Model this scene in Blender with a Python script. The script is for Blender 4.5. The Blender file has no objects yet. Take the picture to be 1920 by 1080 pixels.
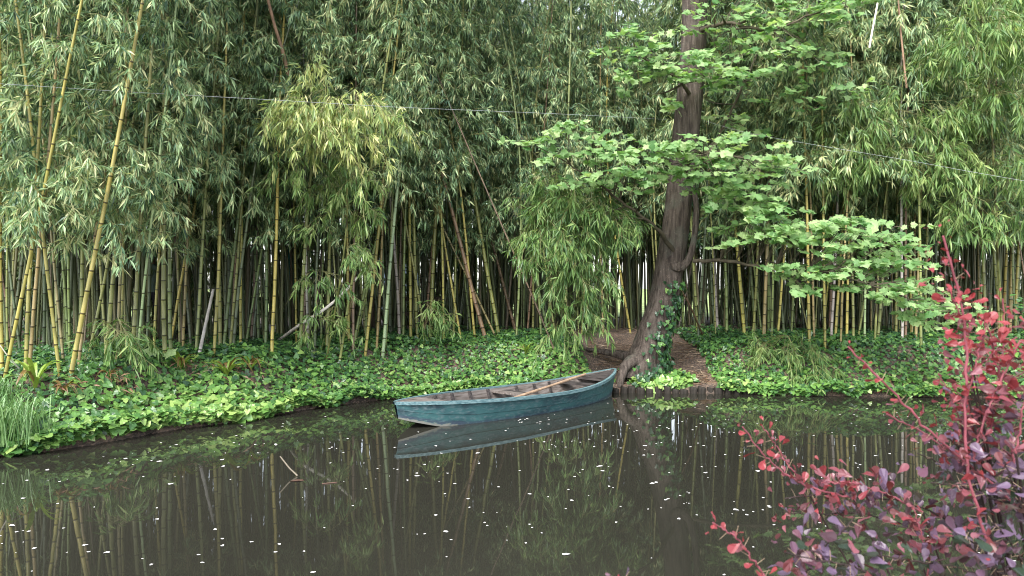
import bpy, math
import numpy as np
from mathutils import Vector, Matrix

# ------------------------------------------------------------------ camera, sky, sun, exposure
scene = bpy.context.scene
COL = scene.collection
CAM_H, FPX = 1.8, 1507.0
cam = bpy.data.cameras.new('camera')
cam_ob = bpy.data.objects.new('camera', cam)
COL.objects.link(cam_ob)
cam_ob.location = (0, 0, CAM_H)
cam_ob.rotation_euler = (math.radians(90), 0, 0)
cam.sensor_width = 36.0
cam.lens = 36.0 * FPX / 1920.0
cam.clip_start, cam.clip_end = 0.05, 2000
cam.dof.use_dof = True
cam.dof.focus_distance = 12.0
cam.dof.aperture_fstop = 10.0
scene.camera = cam_ob

SUN_EL, SUN_AZ = math.radians(46), math.radians(205)     # azimuth measured clockwise from +Y: behind the camera, to the left
world = bpy.data.worlds.new('World')
scene.world = world
world.use_nodes = True
wn = world.node_tree
bg = wn.nodes['Background']
sky = wn.nodes.new('ShaderNodeTexSky')
sky.sky_type = 'NISHITA'
sky.sun_disc = False
sky.sun_elevation = SUN_EL
sky.sun_rotation = SUN_AZ
sky.dust_density = 1.5
sky.air_density = 1.0
sky.ozone_density = 0.6
hs = wn.nodes.new('ShaderNodeHueSaturation')          # an overcast sky: most of the blue is lost in cloud
hs.inputs['Saturation'].default_value = 0.4
wn.links.new(sky.outputs[0], hs.inputs['Color'])
wn.links.new(hs.outputs[0], bg.inputs[0])
bg.inputs[1].default_value = 0.15
sun = bpy.data.lights.new('sun', 'SUN')
sun.energy = 2.0
sun.angle = math.radians(35)
sun.color = (1.0, 0.97, 0.92)
sun_ob = bpy.data.objects.new('sun', sun)
COL.objects.link(sun_ob)
sd = Vector((math.sin(SUN_AZ) * math.cos(SUN_EL), math.cos(SUN_AZ) * math.cos(SUN_EL), math.sin(SUN_EL)))
sun_ob.rotation_euler = sd.to_track_quat('Z', 'Y').to_euler()
sun_ob.location = (0, -5, 20)
scene.view_settings.view_transform = 'Standard'
scene.view_settings.look = 'None'
scene.view_settings.exposure = 1.65
scene.view_settings.gamma = 1.0
try:
    cy = scene.cycles
    cy.max_bounces, cy.diffuse_bounces, cy.glossy_bounces, cy.transmission_bounces = 6, 3, 3, 3
    cy.use_denoising = True
    cy.filter_width = 1.0
except Exception:
    pass

RNG = np.random.default_rng(11)

def P(px, py, d):
    """the point at depth d metres seen at photo pixel (px, py)"""
    return np.array([(px - 960) / FPX * d, d, CAM_H - (py - 540) / FPX * d])

# ------------------------------------------------------------------ object helpers
def tag(o, label=None, cat=None, group=None, kind=None):
    if label: o['label'] = label
    if cat: o['category'] = cat
    if group: o['group'] = group
    if kind: o['kind'] = kind
    return o

def empty(name, loc=(0, 0, 0)):
    o = bpy.data.objects.new(name, None)
    o.empty_display_size = 0.1
    COL.objects.link(o)
    o.location = loc
    return o

def link(name, me, parent=None):
    o = bpy.data.objects.new(name, me)
    COL.objects.link(o)
    if parent: o.parent = parent
    return o

class Geo:
    """collects vertices, faces, a per-face tint and a per-vertex mark for one mesh"""
    def __init__(s):
        s.v, s.t, s.q, s.n = [], [], [], 0
        s.tt, s.qt, s.tm, s.qm, s.mark = [], [], [], [], []
    def add(s, v, tris=None, quads=None, tint=0.5, mat=0, mark=None):
        v = np.asarray(v, float).reshape(-1, 3)
        for F, store, ts, ms in ((tris, s.t, s.tt, s.tm), (quads, s.q, s.qt, s.qm)):
            if F is not None and len(F):
                F = np.asarray(F, int)
                store.append(F + s.n)
                ts.append(np.broadcast_to(np.asarray(tint, float), (len(F),)))
                ms.append(np.full(len(F), mat))
        s.v.append(v)
        s.mark.append(np.zeros(len(v)) if mark is None else np.asarray(mark, float))
        s.n += len(v)
    def mesh(s, name, mats, smooth=False):
        me = bpy.data.meshes.new(name)
        V = np.concatenate(s.v)
        T = np.concatenate(s.t) if s.t else np.zeros((0, 3), int)
        Q = np.concatenate(s.q) if s.q else np.zeros((0, 4), int)
        nl = 3 * len(T) + 4 * len(Q)
        me.vertices.add(len(V)); me.loops.add(nl); me.polygons.add(len(T) + len(Q))
        me.vertices.foreach_set('co', V.ravel())
        me.loops.foreach_set('vertex_index', np.concatenate([T.ravel(), Q.ravel()]).astype(np.int32))
        ls = np.concatenate([np.arange(len(T)) * 3, 3 * len(T) + np.arange(len(Q)) * 4]).astype(np.int32)
        me.polygons.foreach_set('loop_start', ls)
        tint = np.concatenate([np.concatenate(a) if a else np.zeros(0) for a in (s.tt, s.qt)])
        mi = np.concatenate([np.concatenate(a) if a else np.zeros(0) for a in (s.tm, s.qm)]).astype(np.int32)
        me.polygons.foreach_set('material_index', mi)
        me.polygons.foreach_set('use_smooth', np.full(len(mi), bool(smooth)))
        a = me.attributes.new('tint', 'FLOAT', 'FACE'); a.data.foreach_set('value', tint.astype(np.float32))
        b = me.attributes.new('mark', 'FLOAT', 'POINT'); b.data.foreach_set('value', np.concatenate(s.mark).astype(np.float32))
        me.update(calc_edges=True); me.validate()
        for m in (mats if isinstance(mats, (list, tuple)) else [mats]): me.materials.append(m)
        return me

def unit(a):
    a = np.asarray(a, float)
    return a / np.maximum(np.linalg.norm(a, axis=-1, keepdims=True), 1e-9)

def tube(g, pts, rad, sides=8, tint=.5, mat=0, marks=None, rough=0.0, rng=RNG, cap=True, lobes=None):
    pts = np.asarray(pts, float); n = len(pts)
    rad = np.broadcast_to(np.asarray(rad, float), (n,))
    tan = unit(np.gradient(pts, axis=0))
    ref = np.array([0, 0, 1.0]) if abs(tan[0, 2]) < .9 else np.array([1.0, 0, 0])
    ang = np.linspace(0, 2 * np.pi, sides, endpoint=False)
    V = np.zeros((n, sides, 3))
    for i in range(n):
        u = unit(ref - tan[i] * np.dot(ref, tan[i])); ref = u
        w = np.cross(tan[i], u)
        r = rad[i] * (1 + (rough * rng.normal(size=sides) if rough else 0))
        if lobes is not None: r = r * lobes(i / (n - 1), ang)
        V[i] = pts[i] + np.outer(np.cos(ang) * r, u) + np.outer(np.sin(ang) * r, w)
    idx = np.arange(n * sides).reshape(n, sides); nx = np.roll(idx, -1, axis=1)
    Q = np.stack([idx[:-1], nx[:-1], nx[1:], idx[1:]], -1).reshape(-1, 4)
    mk = None if marks is None else np.repeat(marks, sides)
    g.add(V, quads=Q, tint=tint, mat=mat, mark=mk)
    if cap:
        c = np.vstack([V[0], pts[:1], V[-1], pts[-1:]]); k = np.arange(sides); kn = (k + 1) % sides
        T = np.vstack([np.stack([np.full(sides, sides), kn, k], -1), np.stack([np.full(sides, 2 * sides + 1), k + sides + 1, kn + sides + 1], -1)])
        g.add(c, tris=T, tint=tint, mat=mat)

def twigs(g, A, B, r, tint=.5, mat=1):
    """thin three-sided sticks from A to B"""
    A, B = np.asarray(A, float), np.asarray(B, float)
    if not len(A): return
    t = unit(B - A); u = unit(np.cross(t, np.array([.3, .9, .31]))); w = np.cross(t, u)
    r = np.broadcast_to(np.asarray(r, float), (len(A),))[:, None]
    V = []
    for k in range(3):
        o = (math.cos(k * 2.094) * u + math.sin(k * 2.094) * w)
        V += [A + o * r, B + o * r * .6]
    V = np.stack(V, 1)
    b = (np.arange(len(A)) * 6)[:, None, None]
    Q = np.array([[0, 2, 3, 1], [2, 4, 5, 3], [4, 0, 1, 5]])[None] + b
    g.add(V, quads=Q.reshape(-1, 4), tint=tint, mat=mat)

def blades(g, Pt, D, Nn, L, W, tint, mat=0, fold=.25, sag=.12, belly=.4):
    """lance-shaped leaves: base, two belly points, a folded midrib and a tip"""
    D = unit(D); S = unit(np.cross(D, Nn)); N = np.cross(S, D)
    L = np.asarray(L)[:, None]; W = np.asarray(W)[:, None]
    mid = Pt + D * L * (belly + .06) - N * W * fold
    a = Pt + D * L * belly + S * W * .5
    b = Pt + D * L * belly - S * W * .5
    tip = Pt + D * L; tip = tip - np.array([0, 0, 1.0]) * L * sag
    V = np.stack([Pt, a, mid, b, tip], 1)
    f = np.array([[0, 2, 1], [0, 3, 2], [1, 2, 4], [2, 3, 4]])[None] + (np.arange(len(Pt)) * 5)[:, None, None]
    g.add(V, tris=f.reshape(-1, 3), tint=np.repeat(tint, 4), mat=mat)

def shaped(g, Pt, D, Nn, size, outline, tint, mat=0, cup=.15, rng=RNG):
    """flat leaves with a given outline (x along the leaf, y across), fan from a centre point"""
    D = unit(D); S = unit(np.cross(Nn, D)); N = np.cross(D, S)
    O = np.asarray(outline, float); k = len(O)
    size = np.asarray(size)[:, None, None]
    r2 = (O[:, 1] ** 2)[None, :, None]
    lift = cup * (np.abs(O[:, 1]) - .6 * np.maximum(O[:, 0] - .5, 0))[None, :, None] + rng.normal(0, .03, (len(Pt), k, 1))
    ring = Pt[:, None] + size * (O[None, :, :1] * D[:, None] + O[None, :, 1:] * S[:, None] + lift * N[:, None])
    cen = Pt[:, None] + size * (.42 * D[:, None])
    V = np.concatenate([cen, ring], 1)
    i = np.arange(k); f = np.stack([np.zeros(k, int), 1 + i, 1 + (i + 1) % k], -1)[None] + (np.arange(len(Pt)) * (k + 1))[:, None, None]
    g.add(V, tris=f.reshape(-1, 3), tint=np.repeat(tint, k), mat=mat)

IVY = [(0, .05), (-.16, .3), (.1, .5), (.42, .34), (.62, .3), (1, 0), (.62, -.3), (.42, -.34), (.1, -.5), (-.16, -.3), (0, -.05)]
MAPLE = [(0, .03), (-.12, .28), (.08, .34), (.10, .58), (.34, .40), (.52, .66), (.60, .36), (.74, .24), (1.02, 0), (.74, -.24), (.60, -.36), (.52, -.66), (.34, -.40), (.10, -.58), (.08, -.34), (-.12, -.28), (0, -.03)]
OVATE = [(0, 0), (.3, .17), (.6, .27), (.85, .2), (1, 0), (.85, -.2), (.6, -.27), (.3, -.17)]
ROUND = [(0, 0), (.15, .3), (.5, .45), (.85, .3), (1, 0), (.85, -.3), (.5, -.45), (.15, -.3)]

# ------------------------------------------------------------------ material helpers
def nodes(name):
    m = bpy.data.materials.new(name); m.use_nodes = True
    nt = m.node_tree; return m, nt, nt.nodes['Principled BSDF'], nt.nodes['Material Output']

def N(nt, kind, **kw):
    n = nt.nodes.new(kind)
    for k, v in kw.items(): setattr(n, k, v)
    return n

def ramp(nt, stops):
    r = N(nt, 'ShaderNodeValToRGB'); e = r.color_ramp.elements
    while len(e) < len(stops): e.new(.5)
    for el, (p, c) in zip(e, stops): el.position = p; el.color = (*c, 1)
    return r

def noise(nt, scale, detail=4, vec=None, stretch=None):
    n = N(nt, 'ShaderNodeTexNoise'); n.inputs['Scale'].default_value = scale; n.inputs['Detail'].default_value = detail
    if vec is not None:
        if stretch:
            mp = N(nt, 'ShaderNodeMapping'); mp.inputs['Scale'].default_value = stretch
            nt.links.new(vec, mp.inputs[0]); vec = mp.outputs[0]
        nt.links.new(vec, n.inputs['Vector'])
    return n

def leaf_mat(name, stops, rough=.42, trans=.3, spec=.5, tcol=1.5, jitter=.25):
    m, nt, b, out = nodes(name)
    at = N(nt, 'ShaderNodeAttribute', attribute_name='tint')
    oi = N(nt, 'ShaderNodeObjectInfo')
    mx = N(nt, 'ShaderNodeMath', operation='MULTIPLY_ADD'); mx.inputs[1].default_value = jitter; mx.inputs[2].default_value = -jitter / 2
    nt.links.new(oi.outputs['Random'], mx.inputs[0])
    ad = N(nt, 'ShaderNodeMath', operation='ADD', use_clamp=True)
    nt.links.new(at.outputs['Fac'], ad.inputs[0]); nt.links.new(mx.outputs[0], ad.inputs[1])
    r = ramp(nt, stops); nt.links.new(ad.outputs[0], r.inputs[0])
    nt.links.new(r.outputs[0], b.inputs['Base Color'])
    b.inputs['Roughness'].default_value = rough; b.inputs['Specular IOR Level'].default_value = spec
    tr = N(nt, 'ShaderNodeBsdfTranslucent')
    mul = N(nt, 'ShaderNodeMix', data_type='RGBA', blend_type='MULTIPLY'); mul.inputs[0].default_value = 1
    nt.links.new(r.outputs[0], mul.inputs[6]); mul.inputs[7].default_value = (tcol, tcol * 1.02, tcol * .55, 1)
    nt.links.new(mul.outputs[2], tr.inputs[0])
    ms = N(nt, 'ShaderNodeMixShader'); ms.inputs[0].default_value = trans
    nt.links.new(b.outputs[0], ms.inputs[1]); nt.links.new(tr.outputs[0], ms.inputs[2]); nt.links.new(ms.outputs[0], out.inputs[0])
    return m

def flat_mat(name, col, rough=.6, spec=.4, var=.25, scale=8, stretch=None, bump=0.0, col2=None):
    m, nt, b, out = nodes(name)
    tc = N(nt, 'ShaderNodeTexCoord')
    n = noise(nt, scale, 6, tc.outputs['Object'], stretch)
    c2 = col2 or tuple(c * (1 - var * 1.6) for c in col)
    r = ramp(nt, [(.3, c2), (.7, tuple(min(1, c * (1 + var)) for c in col))])
    nt.links.new(n.outputs[0], r.inputs[0]); nt.links.new(r.outputs[0], b.inputs['Base Color'])
    b.inputs['Roughness'].default_value = rough; b.inputs['Specular IOR Level'].default_value = spec
    if bump:
        bp = N(nt, 'ShaderNodeBump'); bp.inputs['Strength'].default_value = bump; bp.inputs['Distance'].default_value = .02
        nt.links.new(n.outputs[0], bp.inputs['Height']); nt.links.new(bp.outputs[0], b.inputs['Normal'])
    return m

def culm_mat():
    m, nt, b, out = nodes('bamboo_cane')
    oi = N(nt, 'ShaderNodeObjectInfo'); tc = N(nt, 'ShaderNodeTexCoord')
    n = noise(nt, 3, 5, tc.outputs['Object'], (6, 6, .8))
    sc = ramp(nt, [(.28, (.42, .45, .45)), (.5, (.95, .95, .9)), (.72, (1.3, 1.22, 1.1))]); nt.links.new(n.outputs[0], sc.inputs[0])
    mul = N(nt, 'ShaderNodeMix', data_type='RGBA', blend_type='MULTIPLY'); mul.inputs[0].default_value = 1
    nt.links.new(oi.outputs['Color'], mul.inputs[6]); nt.links.new(sc.outputs[0], mul.inputs[7])
    at = N(nt, 'ShaderNodeAttribute', attribute_name='mark')
    r = ramp(nt, [(0, (1, 1, 1)), (.45, (1.35, 1.35, 1.4)), (.55, (1.2, 1.2, 1.2)), (.75, (.3, .27, .22)), (1, (.22, .2, .16))])
    nt.links.new(at.outputs['Fac'], r.inputs[0])
    m2 = N(nt, 'ShaderNodeMix', data_type='RGBA', blend_type='MULTIPLY'); m2.inputs[0].default_value = 1
    nt.links.new(mul.outputs[2], m2.inputs[6]); nt.links.new(r.outputs[0], m2.inputs[7])
    nt.links.new(m2.outputs[2], b.inputs['Base Color'])
    b.inputs['Roughness'].default_value = .38; b.inputs['Specular IOR Level'].default_value = .45
    return m

M = {}
M['cane'] = culm_mat()
M['bamboo_leaf'] = leaf_mat('bamboo_leaf', [(0, (.024, .064, .034)), (.22, (.07, .14, .068)), (.47, (.185, .295, .145)), (.78, (.37, .49, .25)), (1, (.56, .56, .30))], rough=.40, trans=.2, jitter=.3)
M['bamboo_leaf_yellow'] = leaf_mat('bamboo_leaf_yellow', [(0, (.14, .23, .08)), (.35, (.29, .38, .14)), (.7, (.48, .52, .20)), (1, (.60, .57, .28))], rough=.42)
M['bamboo_leaf_pale'] = leaf_mat('bamboo_leaf_pale', [(0, (.07, .15, .05)), (.5, (.17, .28, .085)), (1, (.34, .43, .16))], rough=.42)
M['twig'] = flat_mat('bamboo_twig', (.20, .20, .08))
M['ivy'] = leaf_mat('ivy_leaf', [(0, (.018, .05, .025)), (.25, (.032, .085, .036)), (.55, (.075, .18, .045)), (.8, (.15, .29, .065)), (1, (.28, .40, .12))], rough=.32, trans=.15, jitter=0)
M['maple_leaf'] = leaf_mat('maple_leaf', [(0, (.09, .21, .065)), (.5, (.24, .40, .16)), (1, (.43, .56, .27))], rough=.5, trans=.45, tcol=1.3, jitter=0)
def bark_mat():
    m, nt, b, out = nodes('bark')
    tc = N(nt, 'ShaderNodeTexCoord')
    n1 = noise(nt, 6, 10, tc.outputs['Object'], (4, 4, .55)); n2 = noise(nt, 3.2, 6, tc.outputs['Object']); n3 = noise(nt, 30, 6, tc.outputs['Object'], (1, 1, 2.2))
    r1 = ramp(nt, [(.32, (.034, .027, .024)), (.5, (.082, .066, .056)), (.72, (.13, .108, .093))]); nt.links.new(n1.outputs[0], r1.inputs[0])
    r2 = ramp(nt, [(.52, (0, 0, 0)), (.72, (.75, .75, .75))]); nt.links.new(n2.outputs[0], r2.inputs[0])
    mx = N(nt, 'ShaderNodeMix', data_type='RGBA'); nt.links.new(r2.outputs[0], mx.inputs[0]); nt.links.new(r1.outputs[0], mx.inputs[6]); mx.inputs[7].default_value = (.10, .105, .085, 1)
    r3 = ramp(nt, [(.60, (1, 1, 1)), (.70, (2.1, 2.0, 1.9))]); nt.links.new(n3.outputs[0], r3.inputs[0])
    mu = N(nt, 'ShaderNodeMix', data_type='RGBA', blend_type='MULTIPLY'); mu.inputs[0].default_value = 1; nt.links.new(mx.outputs[2], mu.inputs[6]); nt.links.new(r3.outputs[0], mu.inputs[7])
    nt.links.new(mu.outputs[2], b.inputs['Base Color']); b.inputs['Roughness'].default_value = .85; b.inputs['Specular IOR Level'].default_value = .2
    ad = N(nt, 'ShaderNodeMath', operation='MULTIPLY_ADD'); nt.links.new(n3.outputs[0], ad.inputs[0]); ad.inputs[1].default_value = .4; nt.links.new(n1.outputs[0], ad.inputs[2])
    bp = N(nt, 'ShaderNodeBump'); bp.inputs['Strength'].default_value = .8; bp.inputs['Distance'].default_value = .03
    nt.links.new(ad.outputs[0], bp.inputs['Height']); nt.links.new(bp.outputs[0], b.inputs['Normal'])
    return m
M['bark'] = bark_mat()
M['bark_young'] = flat_mat('bark_young', (.10, .085, .06), .8, .2, .3, 6)
M['barberry_leaf'] = leaf_mat('barberry_leaf', [(0, (.28, .043, .05)), (.25, (.21, .036, .045)), (.40, (.24, .09, .115)), (.52, (.10, .020, .018)), (.66, (.15, .10, .17)), (.80, (.075, .045, .07)), (.90, (.06, .024, .024)), (1, (.03, .05, .032))], rough=.33, trans=.25, tcol=1.2, jitter=0)
M['barberry_stem'] = flat_mat('barberry_stem', (.25, .07, .09), .5, .4, .2, 30)
M['barberry_wood'] = flat_mat('barberry_wood', (.035, .022, .02), .7)
M['fern'] = leaf_mat('fern_frond', [(0, (.16, .08, .03)), (.3, (.16, .22, .04)), (1, (.28, .42, .07))], rough=.4, trans=.25, jitter=0)
M['grass'] = leaf_mat('grass_blade', [(0, (.09, .20, .06)), (1, (.22, .36, .14))], rough=.4, trans=.2, jitter=0)
M['litter'] = leaf_mat('dead_leaf', [(0, (.15, .07, .04)), (.3, (.22, .13, .08)), (.55, (.30, .22, .15)), (1, (.48, .39, .29))], rough=.7, trans=.05, jitter=0)
M['petal'] = flat_mat('petal', (.85, .83, .80), .5, .3, .05)

# ------------------------------------------------------------------ ground, water, lawn
EX = np.array([-400, -40, -12, -7, -5.28, -4.86, -4.48, -3.67, -3.16, -1.93, -.55, 1.74, 3.75, 4.75, 8.2, 12, 40, 400.])
EY = np.array([6, 7.0, 7.5, 8.2, 8.75, 9.04, 10.1, 10.85, 11.9, 13.15, 13.8, 13.85, 13.8, 13.5, 13.2, 13.2, 13, 12.])
_sx = np.concatenate([np.linspace(-40, -9, 60), np.arange(-9, 14, .1), np.linspace(14, 40, 60)])
_sy = np.interp(_sx, EX, EY)
_sy = np.convolve(np.pad(_sy, 3, mode='edge'), np.ones(7) / 7, 'valid')
def shore(x): return np.interp(x, _sx, _sy)
def sdist(x, y):
    x, y = np.asarray(x, float), np.asarray(y, float)
    sl = (shore(x + .2) - shore(x - .2)) / .4
    return (y - shore(x)) / np.sqrt(1 + np.minimum(sl, 2.5) ** 2)
def sm(t): t = np.clip(t, 0, 1); return t * t * (3 - 2 * t)
def G(x, y):
    x, y = np.asarray(x, float), np.asarray(y, float)
    s = sdist(x, y)
    soil = np.exp(-((x - 2.55) / 1.15) ** 4)
    rise = (1 - soil) * (.13 + .62 * sm(s / 1.35) + .06 * sm((s - 1.2) / 5)) + soil * (.12 + .66 * sm(s / 3.6))
    bump = .035 * np.sin(x * 2.1 + np.sin(y * 1.7)) * np.sin(y * 2.3 + x) * sm(s / 1.2) * np.exp(-np.maximum(y - 18, 0) / 8)
    land = rise + bump
    pond = np.where(s > -.04, .13 * sm((s + .04) / .04) - .05, -.05 - .7 * sm((-s) / 1.5))
    z = np.where(s > 0, land, pond)
    near = .3 * sm((2.3 - y) / .5) - .75 * (1 - sm((2.6 - y) / .6))
    return np.where(y < 2.9, np.maximum(z, near) if np.ndim(z) else max(float(z), float(near)), z)

def hit(px, py):
    """where the ray through a photo pixel meets the ground"""
    d = np.arange(5, 60, .03); p = np.stack([(px - 960) / FPX * d, d, CAM_H - (py - 540) / FPX * d], -1)
    k = np.argmax(p[:, 2] <= G(p[:, 0], p[:, 1])); x, y = p[k, 0], p[k, 1]
    return np.array([x, y, float(G(x, y))])

def spaced(lo, a, b, hi, st, n=14):
    f = np.arange(a, b, st); e = np.geomspace(st, max(hi - b, 1), n); l = np.geomspace(st, max(a - lo, 1), n)
    return np.concatenate([(a - l)[::-1], f, b - st + e])
gx = spaced(-500, -9, 13, 500, .13); gy = np.concatenate([[-60, -20, -5], np.arange(0, 3.2, .2), np.arange(3.5, 7, .5), spaced(6.9, 7.05, 20, 900, .13)[14:]])
X, Y = np.meshgrid(gx, gy); Z = G(X, Y)
g = Geo(); idx = np.arange(X.size).reshape(X.shape)
g.add(np.stack([X, Y, Z], -1), quads=np.stack([idx[:-1, :-1], idx[:-1, 1:], idx[1:, 1:], idx[1:, :-1]], -1).reshape(-1, 4))
def soil_mat():
    m, nt, b, out = nodes('soil')
    tc = N(nt, 'ShaderNodeTexCoord')
    n = noise(nt, 2.5, 8, tc.outputs['Object']); n2 = noise(nt, 40, 6, tc.outputs['Object'], (1, .35, 1))
    r = ramp(nt, [(.3, (.065, .050, .041)), (.7, (.16, .118, .094))]); nt.links.new(n.outputs[0], r.inputs[0])
    r2 = ramp(nt, [(.45, (.75, .75, .75)), (.7, (2.2, 2.0, 1.8))]); nt.links.new(n2.outputs[0], r2.inputs[0])
    mul = N(nt, 'ShaderNodeMix', data_type='RGBA', blend_type='MULTIPLY'); mul.inputs[0].default_value = 1
    nt.links.new(r.outputs[0], mul.inputs[6]); nt.links.new(r2.outputs[0], mul.inputs[7]); nt.links.new(mul.outputs[2], b.inputs['Base Color'])
    b.inputs['Roughness'].default_value = .95
    bp = N(nt, 'ShaderNodeBump'); bp.inputs['Strength'].default_value = .7; bp.inputs['Distance'].default_value = .03
    nt.links.new(n2.outputs[0], bp.inputs['Height']); nt.links.new(bp.outputs[0], b.inputs['Normal'])
    return m
tag(link('ground', g.mesh('ground', soil_mat(), True)), kind='structure')

def water_mat():
    m, nt, b, out = nodes('pond_water')
    tc = N(nt, 'ShaderNodeTexCoord')
    n = noise(nt, .35, 3, tc.outputs['Object'])
    r = ramp(nt, [(.3, (.0225, .0219, .0166)), (.7, (.029, .0282, .0214))]); nt.links.new(n.outputs[0], r.inputs[0])
    nt.links.new(r.outputs[0], b.inputs['Base Color'])
    b.inputs['Roughness'].default_value = .02; b.inputs['IOR'].default_value = 1.33
    w = noise(nt, 1.6, 2, tc.outputs['Object'], (1, .6, 1))
    bp = N(nt, 'ShaderNodeBump'); bp.inputs['Strength'].default_value = .06; bp.inputs['Distance'].default_value = .02
    nt.links.new(w.outputs[0], bp.inputs['Height']); nt.links.new(bp.outputs[0], b.inputs['Normal'])
    return m
g = Geo(); g.add([(-60, 1.2, 0), (60, 1.2, 0), (60, 14.4, 0), (-60, 14.4, 0)], quads=[[0, 1, 2, 3]])
tag(link('water', g.mesh('water', water_mat())), kind='structure')

g = Geo(); g.add([(-400, 27, .835), (400, 27, .835), (400, 800, .835), (-400, 800, .835)], quads=[[0, 1, 2, 3]])
tag(link('lawn', g.mesh('lawn', flat_mat('lawn', (.26, .33, .12), .9, .2, .3, .8))), kind='structure')

# ------------------------------------------------------------------ the rowing boat
BN, BF = np.array([-1.49, 10.2]), np.array([1.74, 13.62])
BL = float(np.linalg.norm(BF - BN)); be = (BF - BN) / BL; bv = np.array([be[1], -be[0]])
def bw(t): return .02 + .58 * np.maximum(0, 1 - np.abs(2 * t - 1) ** 2.1) ** .82
def bg_(t): return .262 + .085 * (1 - t) ** 2.5 + np.where(t > .5, .165 * (np.maximum(t - .5, 0) / .5) ** 2.6, 0)
def bb(t): return -.07 + .205 * np.maximum(0, 1 - t / .22) ** 1.5 + .06 * np.maximum(0, (t - .8) / .2) ** 2
boat = empty('rowing_boat', (BN[0], BN[1], 0)); boat.rotation_euler = (0, 0, math.atan2(be[1], be[0]))
tag(boat, 'weathered teal wooden rowing boat moored on the pond beside the ivy bank', 'boat')
def boat_mat():
    m, nt, b, out = nodes('worn_teal_paint')
    tc = N(nt, 'ShaderNodeTexCoord'); at = N(nt, 'ShaderNodeAttribute', attribute_name='mark')
    n1 = noise(nt, 3, 8, tc.outputs['Object'], (.7, 2, 2)); n2 = noise(nt, 22, 8, tc.outputs['Object'], (.6, 1, 1.6))
    r1 = ramp(nt, [(.35, (.024, .050, .064)), (.5, (.034, .100, .108)), (.7, (.055, .15, .152))]); nt.links.new(n1.outputs[0], r1.inputs[0])
    r2 = ramp(nt, [(.50, (0, 0, 0)), (.72, (.8, .8, .8))]); nt.links.new(n2.outputs[0], r2.inputs[0])
    mx = N(nt, 'ShaderNodeMix', data_type='RGBA'); nt.links.new(r2.outputs[0], mx.inputs[0])
    nt.links.new(r1.outputs[0], mx.inputs[6]); mx.inputs[7].default_value = (.12, .165, .18, 1)
    # mark: 0 at the chine, 1 at the gunwale -> bare grey foot, purple-grey scuffed band, worn pale rim
    ad = N(nt, 'ShaderNodeMath', operation='MULTIPLY_ADD'); nt.links.new(n2.outputs[0], ad.inputs[0]); ad.inputs[1].default_value = .35; nt.links.new(at.outputs['Fac'], ad.inputs[2])
    r3 = ramp(nt, [(0, (1, 1, 1)), (.26, (1, 1, 1)), (.32, (0, 0, 0)), (1, (0, 0, 0))]); nt.links.new(ad.outputs[0], r3.inputs[0])
    m2 = N(nt, 'ShaderNodeMix', data_type='RGBA'); nt.links.new(r3.outputs[0], m2.inputs[0]); nt.links.new(mx.outputs[2], m2.inputs[6]); m2.inputs[7].default_value = (.20, .20, .18, 1)
    r4 = ramp(nt, [(.30, (0, 0, 0)), (.33, (.8, .8, .8)), (.40, (.5, .5, .5)), (.47, (0, 0, 0))]); nt.links.new(ad.outputs[0], r4.inputs[0])
    m3 = N(nt, 'ShaderNodeMix', data_type='RGBA'); nt.links.new(r4.outputs[0], m3.inputs[0]); nt.links.new(m2.outputs[2], m3.inputs[6]); m3.inputs[7].default_value = (.045, .05, .085, 1)
    nt.links.new(m3.outputs[2], b.inputs['Base Color'])
    b.inputs['Roughness'].default_value = .5
    bp = N(nt, 'ShaderNodeBump'); bp.inputs['Strength'].default_value = .3; bp.inputs['Distance'].default_value = .01
    nt.links.new(n2.outputs[0], bp.inputs['Height']); nt.links.new(bp.outputs[0], b.inputs['Normal'])
    return m
wood = flat_mat('grey_boat_wood', (.155, .135, .125), .8, .2, .4, 6, (.5, 6, 6), .4, (.075, .06, .05))
wood_dark = flat_mat('dark_boat_wood', (.062, .054, .052), .8, .2, .4, 6, (6, .6, 6), .3)
rim_m = flat_mat('worn_rim_paint', (.14, .21, .22), .6, .3, .35, 14, (.5, 4, 4), .2, (.04, .10, .12))
tt = np.linspace(0, 1, 41)
def strip(g, rows, tint=.5, marks=None, mat=0):
    R = np.stack(rows, 1); n, k = R.shape[:2]; ix = np.arange(n * k).reshape(n, k)
    g.add(R, quads=np.stack([ix[:-1, :-1], ix[1:, :-1], ix[1:, 1:], ix[:-1, 1:]], -1).reshape(-1, 4), tint=tint, mat=mat,
          mark=None if marks is None else np.tile(marks, n))
def bp_(t, v, z): return np.stack([t * BL, np.broadcast_to(-np.asarray(v, float), t.shape), np.broadcast_to(np.asarray(z, float), t.shape)], -1)
# local x runs along the boat, local -y is the side towards the pond
w_, zg_, zb_ = bw(tt), bg_(tt), bb(tt)
g = Geo()
for sg in (1, -1):
    fr = [0, .12, .3, .5, .52, .75, 1]
    rows = [bp_(tt, sg * (w_ * (.80 + .20 * f) + (.004 if f in (.52,) else 0)), zb_ + (zg_ - zb_) * f) + np.stack([.05 * (1 - f) - .16 * (1 - f) * tt, 0 * tt, 0 * tt], -1) for f in fr]
    strip(g, rows, marks=np.array(fr))
strip(g, [bp_(tt, w_ * .8 * k, zb_) + np.stack([.05 - .16 * tt, 0 * tt, 0 * tt], -1) for k in (-1, -.5, 0, .5, 1)], marks=np.zeros(5))
link('hull', g.mesh('hull', boat_mat(), False), boat)
g = Geo()
wi = np.maximum(w_ - .03, .004); tq = tt * .96 + .016
for sg in (1, -1):
    strip(g, [bp_(tq, sg * wi * (.80 + .20 * f), zb_ + .03 + (zg_ - .002 - zb_ - .03) * f) for f in (0, .33, .34, .66, .67, 1)])
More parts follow.
